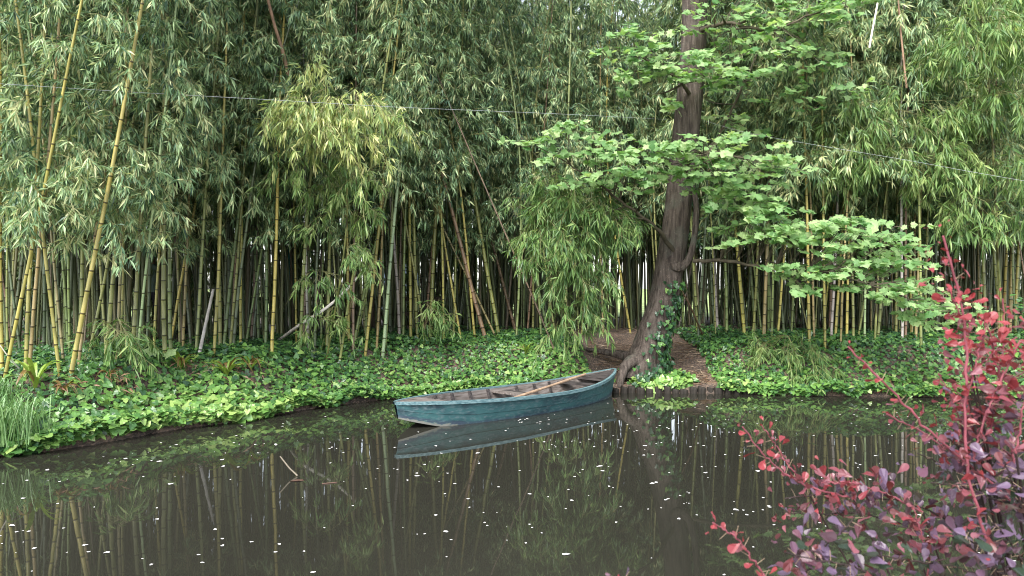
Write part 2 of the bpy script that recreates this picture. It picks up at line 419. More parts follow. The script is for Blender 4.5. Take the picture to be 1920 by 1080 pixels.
strip(g, [bp_(tq, wi * .8 * k, zb_ + .03) for k in (-1, -.34, -.33, .33, .34, 1)])
link('lining', g.mesh('lining', wood), boat)
g = Geo()
for sg in (1, -1):
    strip(g, [bp_(tt, sg * (w_ + .014), zg_ - .03), bp_(tt, sg * (w_ + .014), zg_ + .012), bp_(tt, sg * np.maximum(w_ - .034, .002), zg_ + .012), bp_(tt, sg * np.maximum(w_ - .034, .002), zg_ - .03)])
link('gunwale', g.mesh('gunwale', rim_m), boat)
def box(g, c, h, ax=None, tint=.5, mat=0, jit=0):
    s = np.array([[-1, -1, -1], [1, -1, -1], [1, 1, -1], [-1, 1, -1], [-1, -1, 1], [1, -1, 1], [1, 1, 1], [-1, 1, 1]], float) * np.asarray(h)
    if jit: s = s + RNG.normal(0, jit, s.shape)
    if ax is not None: s = s @ np.asarray(ax, float)
    g.add(s + np.asarray(c), quads=[[0, 3, 2, 1], [4, 5, 6, 7], [0, 1, 5, 4], [1, 2, 6, 5], [2, 3, 7, 6], [3, 0, 4, 7]], tint=tint, mat=mat)
for t in (.14, .22, .30, .385, .47, .60, .68, .745):
    g = Geo(); tz = np.array([t - .006, t + .006])
    wt, zt, zz = float(bw(t)) - .03, float(bg_(t)), float(bb(t)) + .03
    for sg in (1, -1):
        for f0, f1 in ((0, .5), (.5, .97)):
            q = []
            for dx in (-.022, .022):
                for f in (f0, f1):
                    for inn in (.001, .035): q.append((t * BL + dx, -sg * (wt * (.8 + .2 * f) - inn), zz + (zt - zz) * f))
            g.add(q, quads=[[0, 1, 3, 2], [4, 6, 7, 5], [1, 5, 7, 3], [0, 2, 6, 4], [2, 3, 7, 6], [0, 4, 5, 1]])
    box(g, (t * BL, 0, zz + .018), (.022, wt * .78, .018))
    link('rib', g.mesh('rib', wood_dark), boat)
for t, hw, zo in ((.505, .075, -.055), (.545, .05, -.065), (.80, .10, -.05)):
    g = Geo(); box(g, (t * BL, 0, float(bg_(t)) + zo), (hw, float(bw(t)) - .035, .015), jit=.003)
    link('thwart', g.mesh('thwart', wood_dark if t > .52 else wood), boat)
for t0, t1, mm, zo in ((.004, .135, wood, .006), (.86, .996, wood_dark, .002)):
    g = Geo(); a = np.linspace(t0, t1, 9); wd = np.maximum(bw(a) - .036, .003)
    strip(g, [bp_(a, -wd, bg_(a) + zo), bp_(a, -wd * .34, bg_(a) + zo + .008), bp_(a, -wd * .33, bg_(a) + zo + .002), bp_(a, wd * .33, bg_(a) + zo + .002), bp_(a, wd * .34, bg_(a) + zo + .008), bp_(a, wd, bg_(a) + zo)])
    zz = float(bg_(np.array(t1 if t0 < .5 else t0))) + zo; te = t1 if t0 < .5 else t0; we = float(bw(np.array(te))) - .036
    box(g, (te * BL, 0, zz - .02), (.012, we, .019))
    link('deck', g.mesh('deck', mm), boat)
def boat_pt(t, v, z): q = BN + be * BL * t + bv * v; return np.array([q[0], q[1], z])
g = Geo(); a, b = boat_pt(.385, .40, .265), boat_pt(.825, .02, .405)
k = np.linspace(0, 1, 12)[:, None]; tube(g, a + (b - a) * k, 0.021 + .002 * np.sin(np.arange(12)), 10)
tag(link('pole', g.mesh('pole', flat_mat('bare_pole_wood', (.36, .245, .165), .6, .3, .2, 8, (2, 2, .4)), True)), 'pale bare wooden pole lying inside the teal rowing boat', 'pole')

# ------------------------------------------------------------------ stakes edging the bare soil
g0 = None
sx = 1.78
n = 0
while sx < 4.02:
    g = Geo(); r = RNG.uniform(.062, .08); h = RNG.uniform(.06, .12)
    zs = np.array([-.5, 0, h * .6, h - .012, h]); rr = np.array([1, 1, 1, .98, .86]) * r
    pts = np.stack([np.array([0, 0, 0, .002, .004]), np.zeros(5), zs], -1)
    tube(g, pts, rr, 12, rough=.03)
    if n == 0: stake_m = flat_mat('wet_stake_wood', (.032, .027, .022), .8, .3, .5, 14, (1, 1, .3), .5)
    o = link('wooden_stake', g.mesh('wooden_stake', stake_m, True)); o.location = (sx, float(shore(sx)) - .05 + RNG.normal(0, .012), 0)
    tag(o, 'short dark round stake in the row edging the bare soil by the pond', 'stake', 'stakes edging the bare soil')
    sx += r * 2 + RNG.uniform(.0, .02); n += 1

# ------------------------------------------------------------------ maple tree
TR = [(1199, 716, 14.38, .38), (1203, 700, 14.4, .345), (1209, 680, 14.42, .315), (1217, 655, 14.44, .29), (1225, 627, 14.45, .272), (1237, 590, 14.46, .262), (1246, 555, 14.47, .255), (1254, 500, 14.5, .255), (1262, 455, 14.5, .25), (1269, 410, 14.5, .245), (1277, 330, 14.5, .245), (1287, 240, 14.5, .245), (1295, 160, 14.5, .235), (1301, 80, 14.5, .225), (1303, 0, 14.5, .22), (1305, -120, 14.5, .20), (1304, -260, 14.5, .17)]
def smooth_line(pts, n):
    pts = np.asarray(pts, float); s = np.linspace(0, len(pts) - 1, n); k = np.arange(len(pts))
    o = np.stack([np.interp(s, k, pts[:, i]) for i in range(pts.shape[1])], -1)
    for _ in range(3): o[1:-1] = (o[:-2] + 2 * o[1:-1] + o[2:]) / 4
    return o
tl = smooth_line([(*P(a, b, d), r) for a, b, d, r in TR], 64)
tree = empty('maple_tree', tuple(tl[2, :3]))
tag(tree, 'thick leaning maple trunk with layered pale green leaves beside the boat', 'tree')
def rel(o, root):
    o.parent = root; o.matrix_parent_inverse = Matrix.Translation(-Vector(root.location)); return o
def trunk_lobes(f, ang):
    k = max(0, 1 - f * 5.5) ** 1.5
    return 1 + k * (.18 * np.cos(3 * ang + .8) + .14 * np.cos(5 * ang)) + .05 * np.cos(4 * ang + 6 * f) + .03 * np.cos(7 * ang - 9 * f)
g = Geo(); tube(g, tl[:, :3], tl[:, 3], 36, lobes=trunk_lobes, rough=.012)
kn = P(1268, 492, 14.22)                                        # the swollen knot half way up
kp = smooth_line([(*P(1248, 490, 14.45), .07), (*P(1262, 500, 14.3), .10), (*P(1277, 502, 14.22), .085), (*P(1290, 492, 14.2), .065), (*P(1299, 465, 14.2), .056), (*P(1304, 430, 14.22), .054), (*P(1307, 385, 14.25), .05), (*P(1300, 355, 14.3), .045), (*P(1290, 320, 14.4), .03)], 30)
tube(g, kp[:, :3], kp[:, 3], 14, rough=.03)
for rp in ([(1206, 680, 14.3, .17), (1186, 674, 14.2, .12), (1171, 688, 14.08, .09), (1164, 710, 14.0, .07), (1161, 728, 13.94, .05)], [(1215, 680, 14.5, .18), (1160, 664, 14.9, .07), (1110, 656, 15.2, .04), (1070, 652, 15.5, .02)], [(1215, 690, 14.3, .16), (1255, 705, 14.2, .1), (1275, 718, 14.1, .05)]):
    q = smooth_line([(*P(a, b, d), r) for a, b, d, r in rp], 20); tube(g, q[:, :3], q[:, 3], 12, rough=.05)
rel(link('trunk', g.mesh('trunk', M['bark'], True)), tree)

def leaf_pad(g, rng, line, blobs, mat_leaf=0, mat_twig=1, size=(.09, .155)):
    """twigs spread from a limb through flat pads, each with pairs of lobed leaves"""
    for (px, py, d, rx, ry, rz, n) in blobs:
        c = P(px, py, d)
        for _ in range(max(2, int(n * 1.0))):
            u = rng.normal(size=3); u = u / np.linalg.norm(u) * rng.uniform(0, 1) ** .45
            p0 = c + u * np.array([rx * 1.2, rz, ry * 1.9])
            k = np.argmin(np.linalg.norm(line - p0, axis=1)); root = line[max(0, k - 2)]
            out = p0 - c; out[2] = 0; out = unit(out + rng.normal(0, .25, 3) * np.array([1, 1, .2]) + np.array([0, -.12, 0]))
            L = rng.uniform(.28, .5)
            if np.linalg.norm(root - p0) < 1.1: twigs(g, [root], [p0], .006, mat=mat_twig)
            tip = p0 + out * L + np.array([0, 0, -.08 * L]); twigs(g, [p0], [tip], .0045, mat=mat_twig)
            side = np.array([-out[1], out[0], 0]); PP, DD, SS = [], [], []
            for f in (.15, .42, .68, .9):
                b = p0 + (tip - p0) * f
                for sg in (1, -1):
                    if rng.random() < .12: continue
                    dd = unit(out * (.25 + .5 * f) + side * sg * (1.0 - .45 * f) + np.array([0, 0, -.12]) + rng.normal(0, .18, 3))
                    PP.append(b + dd * .05); DD.append(dd); SS.append(rng.uniform(*size) * (1 - .12 * f))
            PP.append(tip); DD.append(unit(out + np.array([0, 0, -.2]))); SS.append(rng.uniform(*size))
            PP, DD = np.array(PP), np.array(DD)
            NN = unit(np.array([0, -.6, 1.0]) + rng.normal(0, .40, PP.shape))
            DD = unit(DD - NN * np.sum(DD * NN, 1, keepdims=True))
            tint = np.clip(rng.normal(.5, .24, len(PP)) + .15 * rng.normal(), 0, 1)
            shaped(g, PP, DD, NN, SS, MAPLE, tint, mat_leaf, cup=-.10, rng=rng)
LIMBS = [
    ('low limb', [(1262, 470, 14.3, .07), (1235, 430, 13.9, .05), (1190, 395, 13.5, .04), (1120, 345, 13.1, .025), (1040, 290, 12.9, .012)],
     [(1060, 282, 12.9, .45, .16, .5, 11), (1130, 305, 13.0, .55, .2, .6, 15), (1060, 250, 12.9, .4, .12, .4, 6), (1150, 262, 13.3, .5, .14, .5, 8), (1095, 345, 13.0, .35, .08, .4, 5), (985, 262, 13.0, .12, .05, .2, 2), (1180, 340, 13.1, .4, .12, .4, 6)]),
    ('front limb', [(1283, 330, 14.3, .06), (1290, 310, 13.9, .05), (1300, 290, 13.3, .035), (1340, 285, 12.9, .025), (1420, 300, 12.8, .012)],
     [(1240, 290, 13.1, .6, .13, .5, 15), (1310, 270, 12.9, .7, .12, .55, 22), (1390, 290, 12.8, .55, .14, .5, 16), (1345, 325, 12.9, .6, .13, .5, 14), (1440, 320, 12.9, .3, .12, .4, 7), (1270, 330, 13.0, .45, .1, .4, 8)]),
    ('drooping limb', [(1300, 490, 14.2, .06), (1350, 487, 13.8, .05), (1420, 500, 13.4, .04), (1500, 505, 13.0, .03), (1600, 520, 12.7, .02), (1700, 560, 12.5, .012), (1770, 600, 12.4, .006)],
     [(1345, 350, 13.3, .3, .12, .4, 8), (1385, 385, 13.2, .45, .2, .5, 18), (1400, 440, 13.2, .4, .12, .4, 10), (1440, 400, 13.1, .4, .15, .4, 10), (1720, 570, 12.6, .35, .08, .35, 8), (1775, 605, 12.5, .16, .06, .25, 4), (1460, 430, 13.0, .5, .15, .5, 16), (1530, 440, 12.9, .6, .18, .5, 22), (1610, 450, 12.8, .6, .2, .5, 22), (1580, 405, 12.9, .25, .06, .3, 5), (1560, 500, 12.8, .6, .14, .5, 20), (1640, 510, 12.7, .5, .16, .5, 17), (1690, 545, 12.6, .45, .12, .4, 11), (1520, 545, 12.8, .4, .07, .4, 7), (1750, 590, 12.5, .35, .08, .35, 8), (1660, 480, 12.8, .4, .12, .4, 9)]),
    ('upper limb', [(1296, 180, 14.4, .06), (1275, 150, 13.9, .045), (1230, 120, 13.5, .03), (1170, 95, 13.2, .015)],
     [(1200, 95, 13.3, .5, .13, .5, 13), (1255, 115, 13.4, .6, .14, .5, 18), (1315, 128, 13.3, .5, .1, .5, 12), (1185, 60, 13.2, .22, .05, .3, 4), (1170, 160, 13.3, .3, .05, .4, 4), (1280, 145, 13.3, .4, .08, .4, 7), (1355, 145, 13.3, .22, .06, .3, 4), (1285, 205, 13.6, .22, .05, .3, 3)]),
    ('high limb', [(1304, 60, 14.4, .07), (1360, 40, 13.9, .05), (1440, 60, 13.6, .035), (1540, 20, 13.4, .02), (1640, 5, 13.3, .008)],
     [(1390, 60, 13.7, .5, .25, .6, 15), (1450, 30, 13.6, .6, .22, .6, 20), (1530, 20, 13.5, .6, .16, .6, 18), (1600, 12, 13.4, .45, .1, .5, 10), (1480, 100, 13.7, .55, .25, .6, 13), (1400, 130, 13.9, .45, .2, .6, 10), (1360, 20, 13.6, .4, .2, .5, 9), (1540, 90, 13.6, .3, .15, .4, 5), (1600, 160, 13.5, .16, .08, .3, 3), (1500, 180, 13.8, .35, .15, .4, 5), (1450, -70, 13.6, .9, .3, .9, 20)]),
    ('back limb', [(1306, 300, 14.7, .05), (1345, 260, 14.9, .04), (1380, 190, 15, .03), (1420, 100, 15, .02)],
     [(1420, 170, 14.9, .5, .25, .5, 8), (1370, 230, 14.8, .4, .15, .4, 5)])]
for name, ln, blobs in LIMBS:
    q = smooth_line([(*P(a, b, d), r) for a, b, d, r in ln], 26); q[1:-1, :3] += RNG.normal(0, .012, (24, 3))
    g = Geo(); tube(g, q[:, :3], q[:, 3] * .62, 8)
    for _ in range(7):
        k = RNG.integers(6, 22); e = q[k, :3] + unit(RNG.normal(size=3) * np.array([1, .8, .4])) * RNG.uniform(.3, .8)
        m_ = (q[k, :3] + e) / 2 + RNG.normal(0, .04, 3); tube(g, smooth_line([q[k, :3], m_, e], 7), np.linspace(q[k, 3] * .5, .004, 7), 5)
    br = rel(link('branch', g.mesh('branch', M['bark_young'], True)), tree)
    g = Geo(); leaf_pad(g, RNG, q[:, :3], blobs)
    lf = link('leaves', g.mesh('leaves', [M['maple_leaf'], M['bark_young']]), br)

# ------------------------------------------------------------------ bamboo
HC = 9.2
def bend_at(z, b, zb=2.5): return b * (np.maximum(0, z - zb) / (HC - zb)) ** 2
def culm_geo(rng, r0, b, H=HC, inter=.27, zb=2.5, sides=8, wig=.02):
    zs, rs, mk = [-.3], [r0], [0.]; z = rng.uniform(.05, .2); nodes_z = []
    ph = rng.uniform(0, 6)
    while z < H - .2:
        r = r0 * (1 - .72 * (z / HC) ** 1.2)
        zs += [z - .045, z - .016, z - .010, z + .004, z + .012]; rs += [r, r * 1.0, r * 1.1, r * 1.1, r * .98]; mk += [0, .5, 1, 1, 0]
        nodes_z.append(z); z += inter * rng.uniform(.85, 1.15) * (.8 + .5 * min(1, z / 3))
    zs.append(H); rs.append(rs[-1] * .6); mk.append(0)
    zs = np.array(zs); x = bend_at(zs, b, zb) + wig * np.sin(zs * .9 + ph) * np.clip(zs, 0, 1); y = wig * .7 * np.sin(zs * 1.3 + ph * 2) * np.clip(zs, 0, 1)
    g = Geo(); tube(g, np.stack([x, y, zs], -1), np.array(rs), sides, marks=np.array(mk))
    return g, np.array(nodes_z)

def foliage(g, rng, starts, dirs, lens, nt=10, ls=1.0, droop=.8, bias=0.0, nleaf=6, clump=.8, leafmat=0, twigmat=1):
    """arching branchlets with fans of hanging lance leaves"""
    PP, DD, LL, TT, A, B = [], [], [], [], [], []
    for s, d, L in zip(starts, dirs, lens):
        f = np.linspace(0, 1, 6)[:, None]; pts = s + d * L * f + np.array([0, 0, -1]) * droop * L * f ** 2
        A += list(pts[:-1]); B += list(pts[1:]); shade = rng.normal(0, .13)
        for t in rng.uniform(.22, 1, nt):
            b = s + d * L * t + np.array([0, 0, -droop * L * t * t]); tan = unit(d + np.array([0, 0, -2 * droop * t]))
            w = unit(tan * .7 + rng.normal(0, .55, 3) + np.array([0, 0, -.2])); tl_ = rng.uniform(.08, .26) * ls
            A.append(b); B.append(b + w * tl_)
            k = nleaf + rng.integers(-2, 3); q = rng.uniform(.35, 1, k)[:, None]
            PP.append(b + w * tl_ * q); DD.append(unit(w * .6 + rng.normal(0, .42, (k, 3)) + np.array([0, 0, -.62 * clump])))
            LL.append(rng.uniform(.09, .185, k) * ls); TT.append(np.clip(rng.normal(.42 + bias, .25, k) + shade + (rng.random(k) < .03) * .5, 0, 1))
    PP, DD, LL, TT = np.concatenate(PP), np.concatenate(DD), np.concatenate(LL), np.concatenate(TT)
    blades(g, PP, DD, unit(rng.normal(0, .6, PP.shape) + np.array([0, 0, 1.0])), LL, LL * rng.uniform(.145, .205, len(LL)), TT, leafmat)
    twigs(g, np.array(A), np.array(B), .0028, mat=twigmat)

def branch_set(rng, nodes_z, h0, h1, b, zb=2.5, per=2, Lr=(.55, 1.25)):
    S, D, L = [], [], []
    for z in nodes_z:
        if z < h0 or z > h1: continue
        for _ in range(per):
            az = rng.uniform(0, 2 * np.pi); e = rng.uniform(.15, .85)
            S.append((bend_at(z, b, zb), 0, z)); D.append((math.cos(az) * math.cos(e), math.sin(az) * math.cos(e), math.sin(e)))
            L.append(rng.uniform(*Lr) * (1 - .45 * max(0, z - 5) / 4.5))
    return np.array(S), np.array(D), np.array(L)

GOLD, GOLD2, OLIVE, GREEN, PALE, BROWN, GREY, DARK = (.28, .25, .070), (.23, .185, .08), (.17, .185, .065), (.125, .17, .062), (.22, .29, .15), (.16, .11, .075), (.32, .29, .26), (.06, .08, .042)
CNAME = {GOLD: 'golden', GOLD2: 'tan', OLIVE: 'olive', GREEN: 'green', PALE: 'pale green', BROWN: 'brown', GREY: 'grey', DARK: 'dark green'}
def jitter(c): k = RNG.uniform(.95, 1.35); return (c[0] * k * RNG.uniform(.92, 1.08), c[1] * k, c[2] * k * RNG.uniform(.9, 1.1), 1)

BENDS = (.2, .9, 1.7)
RADII = (.015, .020, .025, .031)
CULMS = {}; FOL = {}
for bi, b in enumerate(BENDS):
    for ri, r in enumerate(RADII):
        g, nz = culm_geo(RNG, r, b); CULMS[bi, ri] = (g.mesh('culm', M['cane'], True), nz)
FH0 = (2.1, 2.8, 3.5)
for bi, b in enumerate(BENDS):
    nz = CULMS[bi, 1][1]
    for hi, h0 in enumerate(FH0):
        for v, ls in enumerate((.9, .9, 1.15)):
            g = Geo(); foliage(g, RNG, *branch_set(RNG, nz, h0 + RNG.uniform(-.2, .2), HC - .3, b), nt=12, ls=ls, bias=.08 if v == 2 else .03, nleaf=7)
            FOL[bi, hi, v] = g.mesh('foliage', [M['bamboo_leaf'], M['twig']])
NB = 0
TAKEN = []
def bamboo(base, rot, culm_me, fol_me, color, label, group=None, name='bamboo'):
    global NB
    e = empty(name, tuple(base)); e.rotation_mode = 'QUATERNION'; e.rotation_quaternion = rot
    tag(e, label, 'bamboo', group)
    c = link('culm', culm_me, e); c.color = jitter(color)
    if fol_me: link('foliage', fol_me, e)
    NB += 1; TAKEN.append(base[:2]); return e
def lean_rot(direction, spin):
    q = Vector((0, 0, 1)).rotation_difference(Vector(direction)); return q @ Matrix.Rotation(spin, 3, 'Z').to_quaternion()

# culms that can be told apart: base pixel, a second pixel higher up, width in pixels, colour, first leaf height, label
FEAT = [
 (3, 702, 0, 440, 11, GOLD, 3.0, 'thick golden culm cut by the left edge of the picture'),
 (8, 714, 64, 440, 8, GOLD, 3.0, 'golden culm leaning right beside the thick one at the left edge'),
 (47, 712, 66, 360, 8, GOLD, 2.6, 'upright yellow culm crossing behind the leaning golden one at far left'),
 (55, 694, 84, 355, 8, GOLD2, 3.2, 'tan culm rising to the top left past the white wire'),
 (131, 714, 200, 360, 10.5, GOLD, 3.6, 'thickest bright golden culm leaning right from the left ivy bank'),
 (112, 708, 82, 450, 8, GOLD, 2.9, 'golden culm leaning left, foot near the thickest golden culm'),
 (120, 688, 98, 457, 6, GOLD2, 2.9, 'thin tan culm leaning left behind the thickest golden culm'),
 (146, 694, 166, 545, 7, GOLD2, 3.1, 'orange-tan culm just right of the thickest golden culm'),
 (166, 672, 193, 530, 7, OLIVE, 3.0, 'olive culm leaning right behind the low leafy sprig'),
 (200, 668, 185, 465, 6, OLIVE, 3.0, 'slim olive culm leaning left above the low leafy sprig'),
 (218, 682, 229, 430, 6, GOLD2, 2.9, 'tan culm rising out of the low leafy sprig'),
 (226, 680, 231, 430, 5, GOLD, 2.9, 'thin yellow culm touching the tan one in the low leafy sprig'),
 (246, 686, 264, 420, 9, OLIVE, 3.0, 'stout olive culm just right of the low leafy sprig'),
 (255, 687, 280, 460, 6, PALE, 2.7, 'slim blue-green culm leaning right beside the stout olive one'),
 (288, 666, 300, 455, 6, GOLD, 2.7, 'yellow culm behind the maple seedling'),
 (318, 656, 354, 450, 6, GOLD, 3.0, 'yellow culm leaning right behind the seedling and ferns'),
 (337, 656, 332, 400, 5, OLIVE, 3.0, 'slender olive culm crossing the leaning yellow one behind the ferns'),
 (343, 660, 352, 400, 6, GOLD2, 3.0, 'tan culm behind the ferns beside the leaning yellow one'),
 (367, 668, 386, 380, 7, OLIVE, 3.1, 'olive culm standing next to the pale dead stump of a cane'),
 (401, 670, 414, 370, 7, GOLD, 3.1, 'yellow culm right of the pale dead cane behind the ferns'),
 (419, 662, 443, 440, 7, GREEN, 3.1, 'green culm leaning right above the right-hand fern'),
 (431, 662, 448, 440, 6, OLIVE, 3.1, 'olive culm leaning close beside the green one above the right-hand fern'),
 (451, 656, 452, 430, 6, GOLD, 3.0, 'straight yellow culm behind the ivy left of the white fallen cane'),
 (460, 652, 482, 520, 5, GREEN, 3.0, 'thin green culm slanting right near the small white box'),
 (496, 650, 503, 400, 7, OLIVE, 3.1, 'olive culm in front of the small white box'),
 (509, 672, 519, 390, 8, GOLD, 3.2, 'yellow-green culm at the foot of the white fallen cane'),
 (578, 660, 574, 430, 6, GREY, 3.6, 'greyish culm crossed by the white fallen cane'),
 (636, 686, 668, 480, 6, OLIVE, 3.2, 'olive culm bowing right below the yellow drooping bamboo'),
 (640, 660, 628, 520, 4, OLIVE, 3.2, 'very thin culm below the yellow drooping bamboo'),
 (662, 666, 665, 400, 6, BROWN, 3.3, 'straight brown culm right of the yellow drooping bamboo'),
 (685, 667, 708, 440, 7, GOLD, 3.3, 'yellow-green culm standing right of the straight brown one'),
 (664, 648, 712, 430, 6, OLIVE, 3.4, 'olive culm slanting right across the straight brown one'),
 (706, 662, 716, 430, 6, GOLD2, 3.4, 'tan culm standing just left of the pale green one behind the boat'),
 (717, 676, 744, 365, 8, PALE, 3.8, 'tall pale green culm leaning right above the near end of the boat'),
 (770, 642, 768, 390, 7, GOLD, 3.5, 'straight yellow culm right of the tall pale green one'),
 (806, 640, 820, 370, 9, OLIVE, 3.8, 'stout olive culm in the middle of the stand above the boat'),
 (796, 632, 812, 440, 6, BROWN, 3.6, 'brownish culm just behind the stout olive one above the boat'),
 (832, 644, 828, 420, 5, GOLD, 3.3, 'thin yellow culm left of the leaning brown cane'),
 (865, 642, 832, 440, 5, GOLD, 3.5, 'thin yellow culm leaning left across the leaning brown cane'),
 (850, 636, 856, 420, 5, OLIVE, 3.5, 'thin olive culm behind the leaning brown cane'),
 (912, 641, 850, 410, 9, BROWN, 3.9, 'thick brown cane leaning left above the boat'),
 (934, 641, 832, 430, 5, GOLD2, 3.9, 'thin tan cane slanting far left across the thick brown one'),
 (937, 638, 900, 430, 8, OLIVE, 3.8, 'olive culm leaning left beside the thick brown cane'),
 (968, 626, 915, 430, 7, BROWN, 3.8, 'brown culm leaning left in front of the dark gap above the boat'),
 (1044, 668, 965, 480, 4, BROWN, 3.9, 'thin brown cane slanting left beside the big weeping bamboo'),
 (1308, 628, 1300, 480, 6, OLIVE, 3.9, 'olive culm just right of the maple trunk'),
 (1346, 622, 1334, 400, 6, GREY, 3.9, 'pale grey culm right of the maple trunk'),
 (1363, 630, 1358, 420, 7, GREEN, 3.7, 'green culm behind the maple branch right of the trunk'),
 (1396, 632, 1380, 430, 8, GOLD, 3.4, 'yellow culm leaning left behind the drooping maple leaves'),
 (1412, 634, 1420, 470, 6, OLIVE, 3.3, 'olive culm beside the leaning yellow one behind the maple leaves'),
 (1432, 640, 1440, 400, 8, GOLD2, 3.2, 'tan culm behind the left end of the drooping maple leaves'),
 (1447, 640, 1450, 380, 5, GREEN, 3.2, 'thin green culm rising from the low arching bamboo on the right bank'),
 (1518, 652, 1512, 380, 7, GOLD, 3.2, 'yellow culm right of the low arching bamboo'),
 (1527, 645, 1522, 470, 5, GOLD2, 3.2, 'thin tan culm touching the yellow one by the low arching bamboo'),
 (1547, 658, 1545, 480, 6, GOLD, 3.2, 'yellow-green culm standing forward in the right ivy'),
 (1558, 640, 1565, 500, 6, GREY, 3.6, 'whitish dead culm under the drooping maple leaves'),
 (1566, 638, 1576, 480, 6, GOLD, 3.4, 'yellow culm leaning right next to the whitish dead one'),
 (1576, 656, 1583, 500, 5, GOLD2, 3.4, 'tan culm standing forward next to the whitish dead one'),
 (1588, 642, 1590, 500, 6, GOLD, 3.4, 'first of two close yellow culms under the maple leaves'),
 (1600, 640, 1598, 500, 6, OLIVE, 3.4, 'second of two close yellow culms under the maple leaves'),
 (1621, 640, 1623, 500, 5, PALE, 3.4, 'slim pale green culm under the middle of the drooping maple leaves'),
 (1646, 638, 1655, 500, 6, OLIVE, 3.4, 'olive culm leaning right under the drooping maple leaves'),
 (1680, 638, 1682, 480, 6, OLIVE, 3.4, 'olive culm left of the pale pinkish one under the maple leaves'),
 (1692, 641, 1691, 480, 6, GREY, 3.6, 'pale pinkish culm under the right end of the maple leaves'),
 (1698, 640, 1699, 480, 6, BROWN, 3.6, 'brown culm touching the pale pinkish one'),
 (1709, 636, 1708, 480, 6, GOLD, 3.4, 'yellow culm right of the brown one under the maple tip'),
 (1717, 640, 1722, 480, 6, GOLD2, 3.4, 'tan culm right of the brown one under the maple tip'),
 (1727, 652, 1724, 420, 6, OLIVE, 3.2, 'tall olive culm at the tip of the drooping maple leaves'),
 (1848, 636, 1842, 440, 7, OLIVE, 3.0, 'olive culm behind the red barberry spire'),
 (1880, 630, 1890, 440, 6, GOLD, 2.8, 'yellow culm left of the tan one near the right edge'),
 (1893, 632, 1900, 430, 8, GOLD2, 2.8, 'stout tan culm near the right edge above the barberry'),
 (1903, 630, 1912, 430, 6, GOLD, 2.8, 'yellow culm right of the stout tan one near the right edge'),
]
for (bx, by, tx, ty, wpx, colr, h0, lab) in FEAT:
    base = hit(bx, by)
    tip = P(tx, ty, base[1] + RNG.uniform(-.12, .12)); dv = unit(tip - base)
    r0 = wpx * base[1] / FPX / 2 * .86; b = RNG.uniform(.1, .7)
    g, nz = culm_geo(RNG, r0, b, zb=4.0, wig=.012); cm = g.mesh('culm', M['cane'], True)
    right = base[0] > 3.2
    g = Geo()
    foliage(g, RNG, *branch_set(RNG, nz, h0 - (.85 if bx < 320 else .55 if bx < 500 else .2), HC - .4, b, 4.0, per=2 if bx < 500 else 3, Lr=(.5, 1.15)), nt=11, ls=1.15 if right else .95, bias=.12, nleaf=7)
    if bx < 360:
        kk = RNG.integers(3, 6); zz = RNG.uniform(1.75, h0, kk); az = RNG.uniform(0, 6.28, kk)
        foliage(g, RNG, np.stack([0 * zz, 0 * zz, zz], -1), np.stack([np.cos(az) * .9, np.sin(az) * .9, np.full(kk, .3)], -1), RNG.uniform(.45, .8, kk), nt=9, ls=.95, bias=.18, nleaf=7)
    bamboo(base, lean_rot(dv, RNG.uniform(0, 6.28)), cm, g.mesh('foliage', [M['bamboo_leaf'], M['twig']]), colr, lab + '')

# the rest of the stand
def front(x): return np.interp(x, [-9, -6.3, -5.2, -4.2, -3.2, -2, 0, 1.2, 3.3, 4.2, 6, 9, 13], [9.3, 9.7, 10.6, 12.0, 13.2, 14.4, 15.2, 15.9, 16.3, 15.9, 15.6, 15.4, 15.2])
NLEFT = 292 - NB - 2
cand = 0
ZONES = (('behind the left ivy bank', -99, -1.95), ('in the middle of the stand behind the boat', -1.95, 1.7), ('behind the right ivy bank', 1.7, 99))
while NLEFT > 0 and cand < 20000:
    cand += 1
    dep = 4.4 * RNG.random() ** 1.15
    xx = RNG.uniform(-8.6, 11.6); yy = front(xx) + .25 + dep
    if abs(xx) / yy > .66: continue
    if 1.2 < xx < 4.4 and RNG.random() < .5: continue
    if -1.2 < xx < 1.2 and RNG.random() < .25: continue
    p2 = np.array([xx, yy])
    if np.min(np.linalg.norm(np.array(TAKEN) - p2, axis=1)) < .16: continue
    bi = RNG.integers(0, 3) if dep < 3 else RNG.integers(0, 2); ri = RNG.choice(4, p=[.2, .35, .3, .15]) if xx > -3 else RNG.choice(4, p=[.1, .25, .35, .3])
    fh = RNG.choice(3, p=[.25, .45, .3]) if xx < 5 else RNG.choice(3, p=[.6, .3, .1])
    colr = [GREEN, OLIVE, DARK, GOLD2, GOLD, BROWN, GREY][RNG.choice(7, p=[.33, .29, .16, .07, .07, .05, .03] if dep < 1.7 else [.20, .08, .58, .01, .01, .11, .01])]  # deeper culms mostly darker: shade inside the stand is put into their colour
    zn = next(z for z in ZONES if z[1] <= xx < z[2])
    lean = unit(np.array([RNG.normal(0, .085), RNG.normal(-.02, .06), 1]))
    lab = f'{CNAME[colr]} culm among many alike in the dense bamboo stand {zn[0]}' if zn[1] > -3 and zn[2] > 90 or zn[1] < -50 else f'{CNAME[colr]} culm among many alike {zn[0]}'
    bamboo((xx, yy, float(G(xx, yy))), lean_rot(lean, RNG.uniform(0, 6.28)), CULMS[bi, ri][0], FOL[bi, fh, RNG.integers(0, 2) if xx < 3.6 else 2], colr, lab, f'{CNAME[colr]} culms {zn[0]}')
    NLEFT -= 1

